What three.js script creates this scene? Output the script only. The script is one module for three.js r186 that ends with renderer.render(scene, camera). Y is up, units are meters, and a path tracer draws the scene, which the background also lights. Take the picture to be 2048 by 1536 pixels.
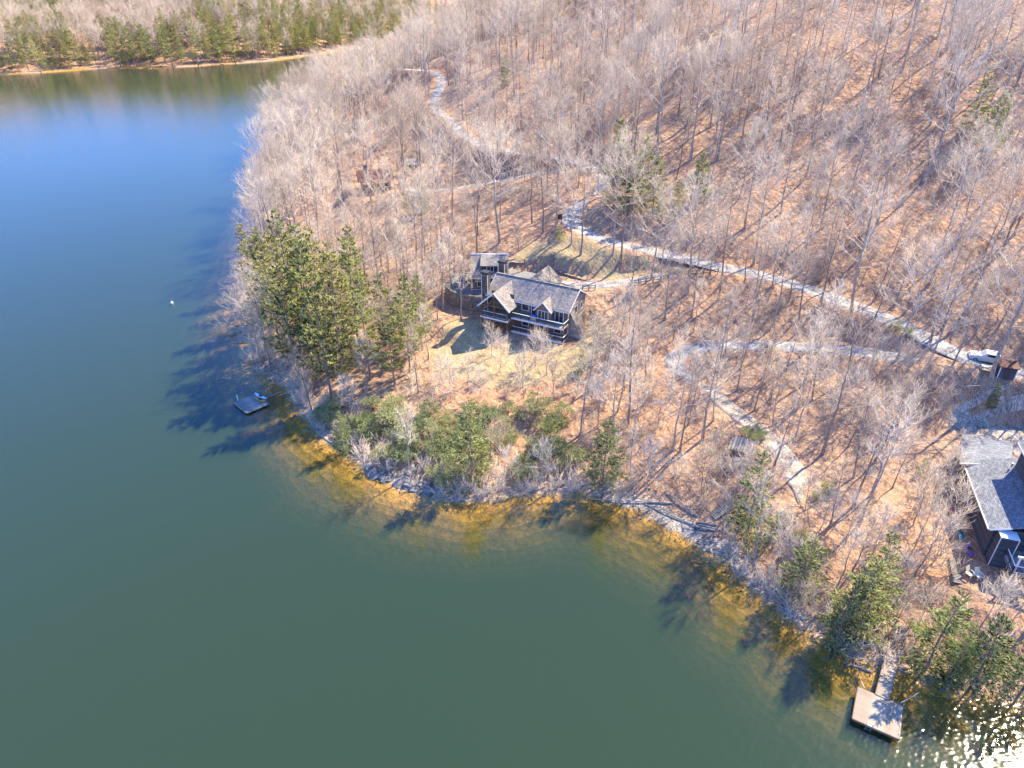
import * as THREE from 'three';
import { mergeGeometries } from 'three/addons/utils/BufferGeometryUtils.js';

// ------------------------------------------------------------------ camera, sky, sun, exposure
const CAM_H = 64, PITCH = 31 * Math.PI / 180, FPX = 1366;          // a drone 64 m above the lake; FPX: focal length in photo pixels
const scene = new THREE.Scene();
const camera = new THREE.PerspectiveCamera(2 * Math.atan(768 / FPX) * 180 / Math.PI, 4 / 3, 1, 3000);
camera.position.set(0, CAM_H, 0);
camera.rotation.set(-PITCH, 0, 0);
camera.updateMatrixWorld(true);
scene.add(camera);

const SUN = new THREE.Vector3(0.55, 0.729, -0.408).normalize();
{
  const W = 512, H = 256, d = new Float32Array(W * H * 4);
  const zen = [0.04, 0.14, 0.54], mid = [0.075, 0.27, 0.90], hor = [0.36, 0.60, 1.15];
  for (let j = 0; j < H; j++) {
    const el = Math.max(0, ((j + 0.5) / H - 0.5) * Math.PI);
    const s = Math.sin(el);
    for (let i = 0; i < W; i++) {
      const az = ((i + 0.5) / W - 0.5) * 2 * Math.PI;
      const dir = [Math.cos(el) * Math.cos(az), Math.sin(el), Math.cos(el) * Math.sin(az)];
      const c = Math.max(0, dir[0] * SUN.x + dir[1] * SUN.y + dir[2] * SUN.z);
      const glow = 0.10 * Math.pow(c, 8) + 0.35 * Math.pow(c, 60);
      const a = Math.exp(-s * 7), b = Math.exp(-s * 1.5);
      for (let k = 0; k < 3; k++) {
        const v = zen[k] + (mid[k] - zen[k]) * b + (hor[k] - mid[k]) * a;
        d[(j * W + i) * 4 + k] = v * 1.0 + glow * [1, 0.95, 0.85][k];
      }
      d[(j * W + i) * 4 + 3] = 1;
    }
  }
  const t = new THREE.DataTexture(d, W, H, THREE.RGBAFormat, THREE.FloatType);
  t.mapping = THREE.EquirectangularReflectionMapping;
  t.minFilter = t.magFilter = THREE.LinearFilter;
  t.needsUpdate = true;
  scene.background = t;
  scene.environment = t;
}
const sun = new THREE.DirectionalLight(new THREE.Color(1, 0.88, 0.65), 5);
sun.position.copy(SUN).multiplyScalar(400).add(new THREE.Vector3(0, 0, -150));
sun.target.position.set(0, 0, -150);
sun.castShadow = true;
sun.shadow.mapSize.set(4096, 4096);
Object.assign(sun.shadow.camera, { left: -260, right: 260, top: 260, bottom: -260, near: 10, far: 900 });
scene.add(sun, sun.target);

const renderer = new THREE.WebGLRenderer({ antialias: true });
renderer.toneMapping = THREE.LinearToneMapping;
renderer.toneMappingExposure = 2.65;
renderer.shadowMap.enabled = true;

// ------------------------------------------------------------------ small helpers
const V = (x, y, z) => new THREE.Vector3(x, y, z);
function rng(seed) { let a = seed >>> 0; return () => { a = (a + 0x6D2B79F5) >>> 0; let t = a; t = Math.imul(t ^ (t >>> 15), t | 1); t ^= t + Math.imul(t ^ (t >>> 7), t | 61); return ((t ^ (t >>> 14)) >>> 0) / 4294967296; }; }
const lerp = (a, b, t) => a + (b - a) * t, clamp = (x, a = 0, b = 1) => Math.min(b, Math.max(a, x));
const smooth = (a, b, x) => { const t = clamp((x - a) / (b - a)); return t * t * (3 - 2 * t); };
const hash2 = (x, y, s) => { let h = Math.imul(x | 0, 374761393) + Math.imul(y | 0, 668265263) + Math.imul(s | 0, 974634777); h = Math.imul(h ^ (h >>> 13), 1274126177); return ((h ^ (h >>> 16)) >>> 0) / 4294967296; };
function vnoise(x, y, seed = 0, per = 0) {
  const xi = Math.floor(x), yi = Math.floor(y), fx = x - xi, fy = y - yi;
  const m = n => per ? ((n % per) + per) % per : n;
  const u = fx * fx * (3 - 2 * fx), v = fy * fy * (3 - 2 * fy);
  return lerp(lerp(hash2(m(xi), m(yi), seed), hash2(m(xi + 1), m(yi), seed), u), lerp(hash2(m(xi), m(yi + 1), seed), hash2(m(xi + 1), m(yi + 1), seed), u), v);
}
function fbm(x, y, oct = 4, seed = 0, per = 0) { let s = 0, a = 0.5, n = 0; for (let k = 0; k < oct; k++) { s += a * vnoise(x, y, seed + k, per); n += a; a *= 0.5; x *= 2; y *= 2; per *= 2; } return s / n; }

// photo pixel -> point at a known height; world point -> photo pixel
const SP = Math.sin(PITCH), CP = Math.cos(PITCH);
function at(px, py, h) { const u = (px - 1024) / FPX, v = (py - 768) / FPX, t = (CAM_H - h) / (SP + v * CP); return V(u * t, h, -(CP - v * SP) * t); }
function toPixel(p) { const r = CAM_H - p.y, d = -p.z, depth = d * CP + r * SP; return [1024 + FPX * p.x / depth, 768 + FPX * (r * CP - d * SP) / depth, depth]; }

const taken = {};
function numbered(name) { const n = taken[name] = (taken[name] ?? -1) + 1; return n ? `${name}_${String(n).padStart(3, '0')}` : name; }
function tag(o, label, category, group) { o.userData.label = label; o.userData.category = category; if (group) o.userData.group = group; return o; }
function thing(name, label, category, pos = V(0, 0, 0), turn = 0, group) {
  const g = new THREE.Group(); g.name = numbered(name); g.position.copy(pos); g.rotation.y = turn; scene.add(g);
  return tag(g, label, category, group);
}
function mesh(name, geo, mat, parent) { const m = new THREE.Mesh(geo, mat); m.name = parent && parent !== scene ? name : numbered(name); m.castShadow = m.receiveShadow = true; (parent || scene).add(m); return m; }
function struct(name, geo, mat) { const m = mesh(name, geo, mat, scene); m.userData.kind = 'structure'; return m; }

const boxes = {};
function boxGeo(w, h, d) { return boxes[`${w.toFixed(3)}|${h.toFixed(3)}|${d.toFixed(3)}`] ??= new THREE.BoxGeometry(w, h, d); }
function box(parent, name, mat, w, h, d, x, y, z, ry = 0, rx = 0, rz = 0) { const m = mesh(name, boxGeo(w, h, d), mat, parent); m.position.set(x, y, z); m.rotation.set(rx, ry, rz); return m; }

// a roof slope or any flat slab: four corners of its upper face, thickness downwards; uv in metres along its first edge
function slabGeo(q, th) {
  const [a, b, c, d] = q, n = b.clone().sub(a).cross(d.clone().sub(a)).normalize(); if (n.y < 0) n.negate();
  const e1 = b.clone().sub(a).normalize(), e2 = n.clone().cross(e1).normalize();
  const top = q, bot = q.map(p => p.clone().addScaledVector(n, -th)), pos = [], uv = [], faces = [[top[0], top[1], top[2], top[3]], [bot[3], bot[2], bot[1], bot[0]]];
  for (let i = 0; i < 4; i++) { const j = (i + 1) % 4; faces.push([top[j], top[i], bot[i], bot[j]]); }
  for (const f of faces) for (const k of [0, 1, 2, 0, 2, 3]) { const p = f[k]; pos.push(p.x, p.y, p.z); const r = p.clone().sub(a); uv.push(r.dot(e1), r.dot(e2) + r.dot(n)); }
  const g = new THREE.BufferGeometry(); g.setAttribute('position', new THREE.Float32BufferAttribute(pos, 3)); g.setAttribute('uv', new THREE.Float32BufferAttribute(uv, 2)); g.computeVertexNormals();
  return g;
}
const slab = (parent, name, mat, q, th) => mesh(name, slabGeo(q, th), mat, parent);
// prism: polygon (x, y) pairs extruded along z from z0 to z1
function prism(parent, name, mat, pts, z0, z1) {
  const s = new THREE.Shape(pts.map(p => new THREE.Vector2(p[0], p[1])));
  const g = new THREE.ExtrudeGeometry(s, { depth: z1 - z0, bevelEnabled: false }); g.translate(0, 0, z0);
  return mesh(name, g, mat, parent);
}

// tapered tube builder collecting many limbs in one geometry
class Limbs {
  constructor() { this.p = []; this.n = []; this.i = []; this.uv = []; }
  tube(pts, radii, sides = 4) {
    const base = this.p.length / 3; let len = 0;
    const up = V(0, 1, 0), alt = V(1, 0, 0);
    for (let k = 0; k < pts.length; k++) {
      const t = pts[Math.min(k + 1, pts.length - 1)].clone().sub(pts[Math.max(k - 1, 0)]).normalize();
      const a = (Math.abs(t.y) > 0.9 ? alt : up).clone().cross(t).normalize(), b = t.clone().cross(a);
      if (k) len += pts[k].distanceTo(pts[k - 1]);
      for (let s = 0; s < sides; s++) {
        const an = s / sides * Math.PI * 2, c = Math.cos(an), d = Math.sin(an);
        const nx = a.x * c + b.x * d, ny = a.y * c + b.y * d, nz = a.z * c + b.z * d;
        this.p.push(pts[k].x + nx * radii[k], pts[k].y + ny * radii[k], pts[k].z + nz * radii[k]); this.n.push(nx, ny, nz); this.uv.push(s / sides * 2, len);
      }
      if (k) for (let s = 0; s < sides; s++) { const u = base + (k - 1) * sides, w = base + k * sides, q = (s + 1) % sides; this.i.push(u + s, u + q, w + s, u + q, w + q, w + s); }
    }
  }
  twig(a, b, r) {                                         // a thin tapered twig: a three-sided spike
    const base = this.p.length / 3, t = b.clone().sub(a).normalize();
    const u = (Math.abs(t.y) > 0.9 ? V(1, 0, 0) : V(0, 1, 0)).cross(t).normalize(), w = t.clone().cross(u);
    for (let s = 0; s < 3; s++) { const an = s * 2.0944, c = Math.cos(an), d = Math.sin(an); const nx = u.x * c + w.x * d, ny = u.y * c + w.y * d, nz = u.z * c + w.z * d; this.p.push(a.x + nx * r, a.y + ny * r, a.z + nz * r); this.n.push(nx, ny, nz); this.uv.push(s, 0); }
    this.p.push(b.x, b.y, b.z); this.n.push(t.x, t.y, t.z); this.uv.push(0, 1);
    for (let s = 0; s < 3; s++) this.i.push(base + s, base + (s + 1) % 3, base + 3);
  }
  tri(a, b, c) { const base = this.p.length / 3, n = b.clone().sub(a).cross(c.clone().sub(a)).normalize(); if (n.y < 0) n.negate(); for (const q of [a, b, c]) { this.p.push(q.x, q.y, q.z); this.n.push(n.x, n.y, n.z); this.uv.push(0, 0); } this.i.push(base, base + 1, base + 2); }
  geo() { const g = new THREE.BufferGeometry(); g.setAttribute('position', new THREE.Float32BufferAttribute(this.p, 3)); g.setAttribute('normal', new THREE.Float32BufferAttribute(this.n, 3)); g.setAttribute('uv', new THREE.Float32BufferAttribute(this.uv, 2)); g.setIndex(this.i); return g; }
}

// ------------------------------------------------------------------ textures and materials
function tex(size, fn, srgb = true) {
  const d = new Uint8Array(size * size * 4);
  for (let j = 0; j < size; j++) for (let i = 0; i < size; i++) { const c = fn(i / size, j / size), o = (j * size + i) * 4; d[o] = clamp(c[0]) * 255; d[o + 1] = clamp(c[1]) * 255; d[o + 2] = clamp(c[2]) * 255; d[o + 3] = 255; }
  const t = new THREE.DataTexture(d, size, size, THREE.RGBAFormat); t.wrapS = t.wrapT = THREE.RepeatWrapping; t.magFilter = THREE.LinearFilter; t.minFilter = THREE.LinearMipmapLinearFilter; t.generateMipmaps = true;
  if (srgb) t.colorSpace = THREE.SRGBColorSpace; t.needsUpdate = true; return t;
}
const rep = (t, x, y = x) => { const c = t.clone(); c.repeat.set(x, y); c.needsUpdate = true; return c; };
const rgb = (r, g, b) => new THREE.Color().setRGB(r, g, b);

// leaf litter: flecks of dead leaf over soil; mean close to white so that vertex colours carry the ground's own colour
const LIT = 1024, litHeight = new Float32Array(LIT * LIT);
const litterTex = (() => {
  const r = rng(5), c = new Float32Array(LIT * LIT * 3), d = new Uint8Array(LIT * LIT * 4);
  for (let j = 0; j < LIT; j++) for (let i = 0; i < LIT; i++) {
    const n = fbm(i / LIT * 12, j / LIT * 12, 6, 3, 12), m = fbm(i / LIT * 40, j / LIT * 40, 4, 9, 40), o = (j * LIT + i) * 3;
    const v = 0.55 + (n - 0.5) * 0.55 + (m - 0.5) * 0.75; c[o] = v; c[o + 1] = v * (0.97 + (n - 0.5) * 0.2); c[o + 2] = v * (0.97 + (m - 0.5) * 0.25); litHeight[j * LIT + i] = v;
  }
  for (let k = 0; k < 60000; k++) {
    const x = r() * LIT, y = r() * LIT, len = 2 + r() * 4, wid = 1 + r() * 1.6, an = r() * 6.28, ca = Math.cos(an), sa = Math.sin(an), tone = 0.35 + r() * 0.75, hue = r();
    for (let v = -5; v <= 5; v++) for (let u = -5; u <= 5; u++) {
      const a = (u * ca + v * sa) / len, b = (-u * sa + v * ca) / wid; if (a * a + b * b > 1) continue;
      const i = (Math.round(x) + u + LIT) % LIT, j = (Math.round(y) + v + LIT) % LIT, o = (j * LIT + i) * 3;
      c[o] = lerp(c[o], tone, 0.6); c[o + 1] = lerp(c[o + 1], tone * (0.9 + 0.12 * hue), 0.6); c[o + 2] = lerp(c[o + 2], tone * (0.84 + 0.22 * hue), 0.6); litHeight[j * LIT + i] = lerp(litHeight[j * LIT + i], tone, 0.6);
    }
  }
  for (let k = 0; k < LIT * LIT; k++) { for (let q = 0; q < 3; q++) d[k * 4 + q] = 255 * Math.pow(clamp(c[k * 3 + q] * 1.1), 1 / 1.6); d[k * 4 + 3] = 255; }
  const t = new THREE.DataTexture(d, LIT, LIT, THREE.RGBAFormat); t.wrapS = t.wrapT = THREE.RepeatWrapping; t.magFilter = THREE.LinearFilter; t.colorSpace = THREE.SRGBColorSpace; t.needsUpdate = true; return t;
})();
const bumpTex = tex(512, (u, v) => { const n = fbm(u * 24, v * 24, 5, 31, 24); return [n, n, n]; }, false);
const grainTex = tex(512, (u, v) => { const n = 0.62 + 0.62 * (fbm(u * 60, v * 60, 4, 41, 60) - 0.5) + 0.35 * (fbm(u * 6, v * 6, 3, 47, 6) - 0.5); return [n, n, n]; });
const shingleTex = tex(512, (u, v) => {                                   // 4 m tile: courses of 0.2 m with tabs of varied tone
  const row = Math.floor(v * 20), tab = Math.floor(u * 14 + (row % 2) * 0.5 + 0.2 * row), q = 0.66 + 0.2 * (hash2(tab, row, 5) - 0.5) + 0.12 * (fbm(u * 8, v * 8, 4, 3, 8) - 0.5);
  const e = (v * 20) % 1 < 0.14 ? 0.78 : 1; return [q * e, q * e, q * e];
});
const boardTex = tex(512, (u, v) => {                                     // lap siding, 4 m tile
  const row = Math.floor(v * 22), g = 0.72 + 0.2 * (hash2(row, 3, 7) - 0.5) + 0.3 * (fbm(u * 6, v * 90, 3, 8, 6) - 0.5); const e = (v * 22) % 1 < 0.1 ? 0.6 : 1; return [g * e, g * e, g * e];
});
const plankTex = tex(256, (u, v) => { const g = 0.66 + 0.5 * (fbm(u * 4, v * 40, 4, 18, 4) - 0.5) + 0.3 * (fbm(u * 5, v * 5, 3, 22, 5) - 0.5); return [g, g * 0.98, g * 0.95]; });
const barkTex = tex(256, (u, v) => { const g = 0.80 + 0.55 * (fbm(u * 10, v * 4, 4, 52, 4) - 0.5) + 0.4 * (fbm(u * 4, v * 4, 3, 57, 4) - 0.5); return [g, g * 0.98, g * 0.95]; });
const waveTex = (() => {
  const r = rng(77), w = [];
  for (let k = 0; k < 46; k++) { const kx = Math.round((r() - 0.5) * 40 + 9), ky = Math.round((r() - 0.5) * 44 + 16); const l = Math.hypot(kx, ky); if (l < 5) continue; w.push([kx, ky, r() * 6.28, 1 / l ** 0.85]); }
  const s = w.reduce((a, b) => a + b[3] * b[3], 0) ** 0.5;
  return tex(512, (u, v) => { let h = 0; for (const [kx, ky, p, a] of w) h += a * Math.sin((kx * u + ky * v) * 6.28318 + p); const n = 0.5 + 0.18 * h / s; return [n, n, n]; }, false);
})();

const std = (c, rough = 0.9, o = {}) => new THREE.MeshStandardMaterial({ color: c, roughness: rough, side: THREE.DoubleSide, ...o });
const leafMat = (r, g, b) => new THREE.MeshPhysicalMaterial({ color: rgb(r, g, b), roughness: 1, transmission: 0.55, thickness: 0, specularIntensity: 0.3, side: THREE.DoubleSide });
const M = {
  ground: std(rgb(1, 1, 1), 1, { vertexColors: true, map: litterTex, bumpMap: bumpTex, bumpScale: 0.35 }),
  gravel: std(rgb(0.86, 0.79, 0.70), 1, { map: grainTex }),
  dirt: std(rgb(1.0, 0.82, 0.62), 1, { map: grainTex }),
  lawn: std(rgb(0.60, 0.46, 0.235), 1, { map: litterTex, bumpMap: bumpTex, bumpScale: 0.12 }),
  sand: std(rgb(0.90, 0.74, 0.56), 1, { map: grainTex }),
  stone: [std(rgb(0.62, 0.50, 0.36), 0.95, { map: grainTex }), std(rgb(0.74, 0.61, 0.44), 0.95, { map: grainTex }), std(rgb(0.66, 0.46, 0.29), 0.95, { map: grainTex }), std(rgb(0.50, 0.46, 0.42), 0.95, { map: grainTex })],
  rock: std(rgb(0.46, 0.43, 0.40), 0.95, { map: grainTex }),
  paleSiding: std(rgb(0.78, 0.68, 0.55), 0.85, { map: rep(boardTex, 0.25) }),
  siding: std(rgb(0.34, 0.26, 0.19), 0.85, { map: rep(boardTex, 0.25) }),
  sidingBlue: std(rgb(0.13, 0.15, 0.18), 0.85, { map: rep(boardTex, 0.25) }),
  shingle: std(rgb(0.66, 0.56, 0.46), 0.95, { map: rep(shingleTex, 0.25), bumpMap: rep(shingleTex, 0.25), bumpScale: 0.012 }),
  shingleGrey: std(rgb(0.46, 0.48, 0.51), 0.95, { map: rep(shingleTex, 0.25), bumpMap: rep(shingleTex, 0.25), bumpScale: 0.012 }),
  shingleRed: std(rgb(0.42, 0.20, 0.14), 0.9, { map: rep(shingleTex, 0.25) }),
  trim: std(rgb(0.72, 0.70, 0.66), 0.6), timber: std(rgb(0.36, 0.24, 0.15), 0.8, { map: plankTex }), dark: std(rgb(0.03, 0.03, 0.035), 0.6),
  deck: std(rgb(0.86, 0.70, 0.54), 0.85, { map: plankTex }), greyWood: std(rgb(0.50, 0.47, 0.44), 0.9, { map: plankTex }), paleWood: std(rgb(0.68, 0.65, 0.60), 0.85, { map: plankTex }),
  glass: new THREE.MeshStandardMaterial({ color: rgb(0.03, 0.04, 0.05), roughness: 0.08, metalness: 0 }),
  metal: std(rgb(0.45, 0.46, 0.48), 0.4, { metalness: 0.7 }), rail: std(rgb(0.06, 0.055, 0.05), 0.6),
  white: std(rgb(0.78, 0.78, 0.78), 0.45), orange: std(rgb(0.75, 0.28, 0.03), 0.5), red: std(rgb(0.55, 0.04, 0.05), 0.5), teal: std(rgb(0.05, 0.35, 0.36), 0.5), purple: std(rgb(0.2, 0.05, 0.4), 0.5), cream: std(rgb(0.66, 0.60, 0.42), 0.6), blue: std(rgb(0.05, 0.12, 0.45), 0.6),
  concrete: std(rgb(0.55, 0.52, 0.48), 0.95, { map: grainTex }), rust: std(rgb(0.30, 0.10, 0.06), 0.8, { map: grainTex }), rope: std(rgb(0.7, 0.68, 0.6), 0.9), rubber: std(rgb(0.02, 0.02, 0.02), 0.9),
  carPaint: new THREE.MeshPhysicalMaterial({ color: rgb(0.6, 0.61, 0.62), roughness: 0.35, metalness: 0.3, clearcoat: 1, clearcoatRoughness: 0.05 }),
  bark: [std(rgb(0.58, 0.49, 0.41), 1, { map: barkTex }), std(rgb(0.68, 0.60, 0.52), 1, { map: barkTex }), std(rgb(0.46, 0.37, 0.30), 1, { map: barkTex })],
  twig: [std(rgb(0.60, 0.48, 0.35), 1), std(rgb(0.70, 0.58, 0.44), 1), std(rgb(0.50, 0.38, 0.27), 1)],
  deadwood: std(rgb(0.60, 0.56, 0.51), 1, { map: barkTex }),
  pine: [leafMat(0.70, 0.66, 0.26), leafMat(0.54, 0.57, 0.22)],
  hemlock: [leafMat(0.50, 0.58, 0.22), leafMat(0.60, 0.63, 0.24)],
  laurel: [leafMat(0.32, 0.37, 0.16), leafMat(0.44, 0.45, 0.20)],
};

// ------------------------------------------------------------------ shoreline and terrain
const shorePx = [[2700, 1500], [2300, 1440], [2048, 1405], [1900, 1372], [1800, 1350], [1730, 1335], [1650, 1295], [1585, 1245], [1520, 1190], [1470, 1145], [1430, 1112], [1380, 1075], [1310, 1035], [1240, 1003], [1170, 985], [1080, 985], [1000, 998], [940, 1000], [870, 990], [800, 975], [740, 945], [690, 915], [650, 880], [620, 850], [600, 820], [580, 785], [548, 762], [512, 742], [500, 700], [490, 660], [482, 620], [490, 570], [500, 520], [512, 460], [526, 400], [540, 345]];
const near = shorePx.map(([x, y]) => { const p = at(x, y, 0); return [p.x, p.z]; });
near.push([-104, -300], [-112, -350], [-112, -420], [-90, -500], [-60, -620], [-20, -900], [600, -900], [600, -20]);
const farPx = [[-700, 190], [-300, 165], [0, 150], [120, 143], [220, 136], [300, 137], [400, 134], [470, 128], [560, 121]];
const far = farPx.map(([x, y]) => { const p = at(x, y, 0); return [p.x, p.z]; });
far.push([-150, -760], [-60, -960], [300, -1300], [300, -1900], [-1800, -1900], [-1800, -300]);
function signedDist(poly, x, z) {
  let best = 1e9, inside = false;
  for (let i = 0, j = poly.length - 1; i < poly.length; j = i++) {
    const [ax, az] = poly[j], [bx, bz] = poly[i], dx = bx - ax, dz = bz - az;
    const t = clamp(((x - ax) * dx + (z - az) * dz) / (dx * dx + dz * dz)), ex = x - ax - dx * t, ez = z - az - dz * t;
    const d = ex * ex + ez * ez; if (d < best) best = d;
    if ((az > z) !== (bz > z) && x < (bx - ax) * (z - az) / (bz - az) + ax) inside = !inside;
  }
  return (inside ? 1 : -1) * Math.sqrt(best);
}
const shoreD = (x, z) => signedDist(near, x, z) + (fbm(x * 0.16, z * 0.16, 3, 60) - 0.5) * 2.4;
function profile(d) {
  if (d < 0) return d > -9 ? d * 0.125 : -1.125 + (d + 9) * 0.35;
  if (d < 3) return d * 0.12;
  if (d < 7) return 0.36 + (d - 3) * 0.36;
  if (d < 40) return 1.8 + (d - 7) * 0.215;
  return 8.9 + (d - 40) * 0.42;
}
const ctrl = [[1050, 720, 6.4], [930, 655, 7.0], [880, 740, 4.8], [960, 760, 4.8], [1180, 420, 17.8], [1000, 480, 14], [1300, 525, 15.2], [1400, 520, 16.4], [1500, 545, 16.5], [1700, 615, 14.5], [1850, 680, 12.5], [1990, 740, 10.5], [1985, 980, 5], [1350, 720, 9.5], [1440, 790, 8], [1520, 870, 6.3], [1590, 960, 4.6], [1600, 1020, 3.8], [930, 270, 22], [870, 190, 26.5], [850, 140, 30], [740, 380, 11], [850, 385, 12], [1150, 330, 21], [1060, 350, 18], [600, 650, 3.5], [700, 780, 3.5], [850, 780, 6], [1250, 650, 9.5], [1640, 690, 11.5], [1830, 715, 11.3], [1900, 800, 8.5], [1800, 1050, 4]]
  .map(([x, y, h]) => { const p = at(x, y, h); return [p.x, p.z, h - profile(signedDist(near, p.x, p.z))]; });
function ground0(x, z, d) {
  let h = profile(d);
  if (d > 0) {
    let s = 0, w = 0.06;
    for (const [cx, cz, r] of ctrl) { const q = Math.exp(-((x - cx) ** 2 + (z - cz) ** 2) / 500); s += q * r; w += q; }
    h += s / w * smooth(0, 12, d);
    h += ((fbm(x * 0.03, z * 0.03, 3, 80) - 0.5) * 5 * smooth(60, 160, d) + (fbm(x * 0.09, z * 0.09, 3, 81) - 0.5) * 1.4 * smooth(4, 14, d));
  }
  return h;
}
let roads = [], pads = [];
function ground(x, z) {
  const d = shoreD(x, z); let h = ground0(x, z, d);
  for (const p of pads) { const k = 1 - smooth(0, p.feather, -signedDist(p.poly, x, z)); if (k > 0) h = lerp(h, p.h, k); }
  let ws = 0, hs = 0, top = 0;
  for (const r of roads) {
    if (x < r.x0 || x > r.x1 || z < r.z0 || z > r.z1) continue;
    let best = 1e9, rh = 0;
    for (let i = 1; i < r.pts.length; i++) { const a = r.pts[i - 1], b = r.pts[i], dx = b.x - a.x, dz = b.z - a.z, t = clamp(((x - a.x) * dx + (z - a.z) * dz) / (dx * dx + dz * dz)), e = (x - a.x - dx * t) ** 2 + (z - a.z - dz * t) ** 2; if (e < best) { best = e; rh = lerp(a.y, b.y, t); } }
    best = Math.sqrt(best); const k = 1 - smooth(r.w / 2 + 0.9, r.w / 2 + 4.5, best); if (k > 0) { ws += k ** 5; hs += k ** 5 * rh; top = Math.max(top, k); }
  }
  return ws ? lerp(h, hs / ws, top) : h;
}
function roadDist(x, z) { let m = 1e9; for (const r of roads) { if (x < r.x0 || x > r.x1 || z < r.z0 || z > r.z1) continue; for (let i = 1; i < r.pts.length; i++) { const a = r.pts[i - 1], b = r.pts[i], dx = b.x - a.x, dz = b.z - a.z, t = clamp(((x - a.x) * dx + (z - a.z) * dz) / (dx * dx + dz * dz)); m = Math.min(m, Math.hypot(x - a.x - dx * t, z - a.z - dz * t) - r.w / 2); } } return m; }
function hit(px, py) {                                                     // where the sight line of a photo pixel meets the ground
  let lo = 40, hi = 700; const u = (px - 1024) / FPX, v = (py - 768) / FPX, dn = SP + v * CP, fw = CP - v * SP;
  let prev = 40;
  for (let t = 40; t < 600; t += 1.5) { if (CAM_H - dn * t < ground(u * t, -fw * t)) { lo = prev; hi = t; for (let k = 0; k < 12; k++) { const m = (lo + hi) / 2; if (CAM_H - dn * m < ground(u * m, -fw * m)) hi = m; else lo = m; } return V(u * hi, CAM_H - dn * hi, -fw * hi); } prev = t; }
  return V(u * 600, 0, -fw * 600);
}
const onGround = (x, z, dy = 0) => V(x, ground(x, z) + dy, z);

// roads first on the bare slope, then the slope is levelled across them
function road(px, w, closedH) {
  const raw = px.map(([x, y, h]) => h ? at(x, y, h) : hit(x, y)), c = new THREE.CatmullRomCurve3(raw, false, 'centripetal'), n = Math.ceil(c.getLength() / 2), pts = c.getSpacedPoints(n);
  for (let pass = 0; pass < 6; pass++) for (let i = 1; i < n; i++) pts[i].y = (pts[i - 1].y + 2 * pts[i].y + pts[i + 1].y) / 4;
  const xs = pts.map(p => p.x), zs = pts.map(p => p.z), m = w / 2 + 5;
  return { pts, w, x0: Math.min(...xs) - m, x1: Math.max(...xs) + m, z0: Math.min(...zs) - m, z1: Math.max(...zs) + m };
}
const roadDefs = [
  ['gravel_road', [[2200, 790], [2080, 752], [1990, 735], [1900, 700], [1830, 664], [1760, 632], [1680, 602], [1600, 574], [1520, 550], [1440, 533], [1360, 515], [1280, 497], [1225, 485], [1175, 466], [1140, 446], [1150, 418], [1180, 396]], 4.2],
  ['gravel_road', [[1186, 392, 18.7], [1205, 368, 19.7], [1195, 340, 20.7], [1120, 318, 21.2], [1030, 304, 21.6], [960, 290, 22], [925, 268, 22.6], [905, 245, 23.6], [874, 222, 24.8], [870, 196, 26.3], [882, 165, 28.6], [860, 143, 30], [800, 138, 30.4]], 3.6],
  ['gravel_drive', [[1195, 340, 20.7], [1120, 342, 19.4], [1050, 352, 17.3], [980, 366, 15], [900, 380, 12.8], [840, 384, 11.8], [800, 378, 11.5]], 3.2],
  ['gravel_drive', [[1420, 540], [1350, 548], [1270, 560], [1200, 573], [1150, 572], [1110, 562]], 3.2],
  ['gravel_road', [[1870, 712], [1800, 714], [1700, 703], [1600, 694], [1500, 692], [1420, 693], [1370, 702], [1345, 722], [1362, 745], [1395, 768]], 3.6],
  ['dirt_track', [[1385, 760], [1410, 775], [1460, 818], [1510, 856], [1550, 892], [1585, 930], [1600, 975], [1600, 1010]], 3.3],
];
{ const made = roadDefs.map(([n, p, w]) => road(p, w)); roads = made; }

// level pads: the house's court, the front yard, the neighbour's yard
const HOUSE = V(-2.42, 8, -119.7), HTURN = -28.1 * Math.PI / 180;
const hx = (a, y, b) => V(a, y - 8, b).applyAxisAngle(V(0, 1, 0), HTURN).add(HOUSE);          // along the ridge, height above the lake, out towards the lake
pads = [
  { h: 8, feather: 7, poly: [hx(-1, 8, 2), hx(17, 8, 2), hx(17, 8, 6), hx(-1, 8, 6)].map(p => [p.x, p.z]) },
  { h: 7.9, feather: 3.5, poly: [[-15.5, -125], [-12.8, -121.8], [-9.8, -119.8], [-6.4, -118.6], [-4, -117], [-3, -113], [-9, -112.5], [-15, -117]] },
  { h: 10.9, feather: 2.4, poly: [[-9.4, -127], [-8.6, -125.2], [-6, -123.6], [-2.5, -121.4], hx(16, 8, -4), hx(20, 8, -6), [15, -126], [6.3, -132], [-0.6, -134.5], [-9, -131]].map(p => Array.isArray(p) ? p : [p.x, p.z]) },
  { h: 5, feather: 8, poly: [[53, -70], [60, -84], [80, -84], [80, -52], [53, -52]] },
  { h: 11.3, feather: 6, poly: [at(705, 400, 11.3), at(800, 400, 11.3), at(800, 350, 11.3), at(705, 350, 11.3)].map(p => [p.x, p.z]) },
];

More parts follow.
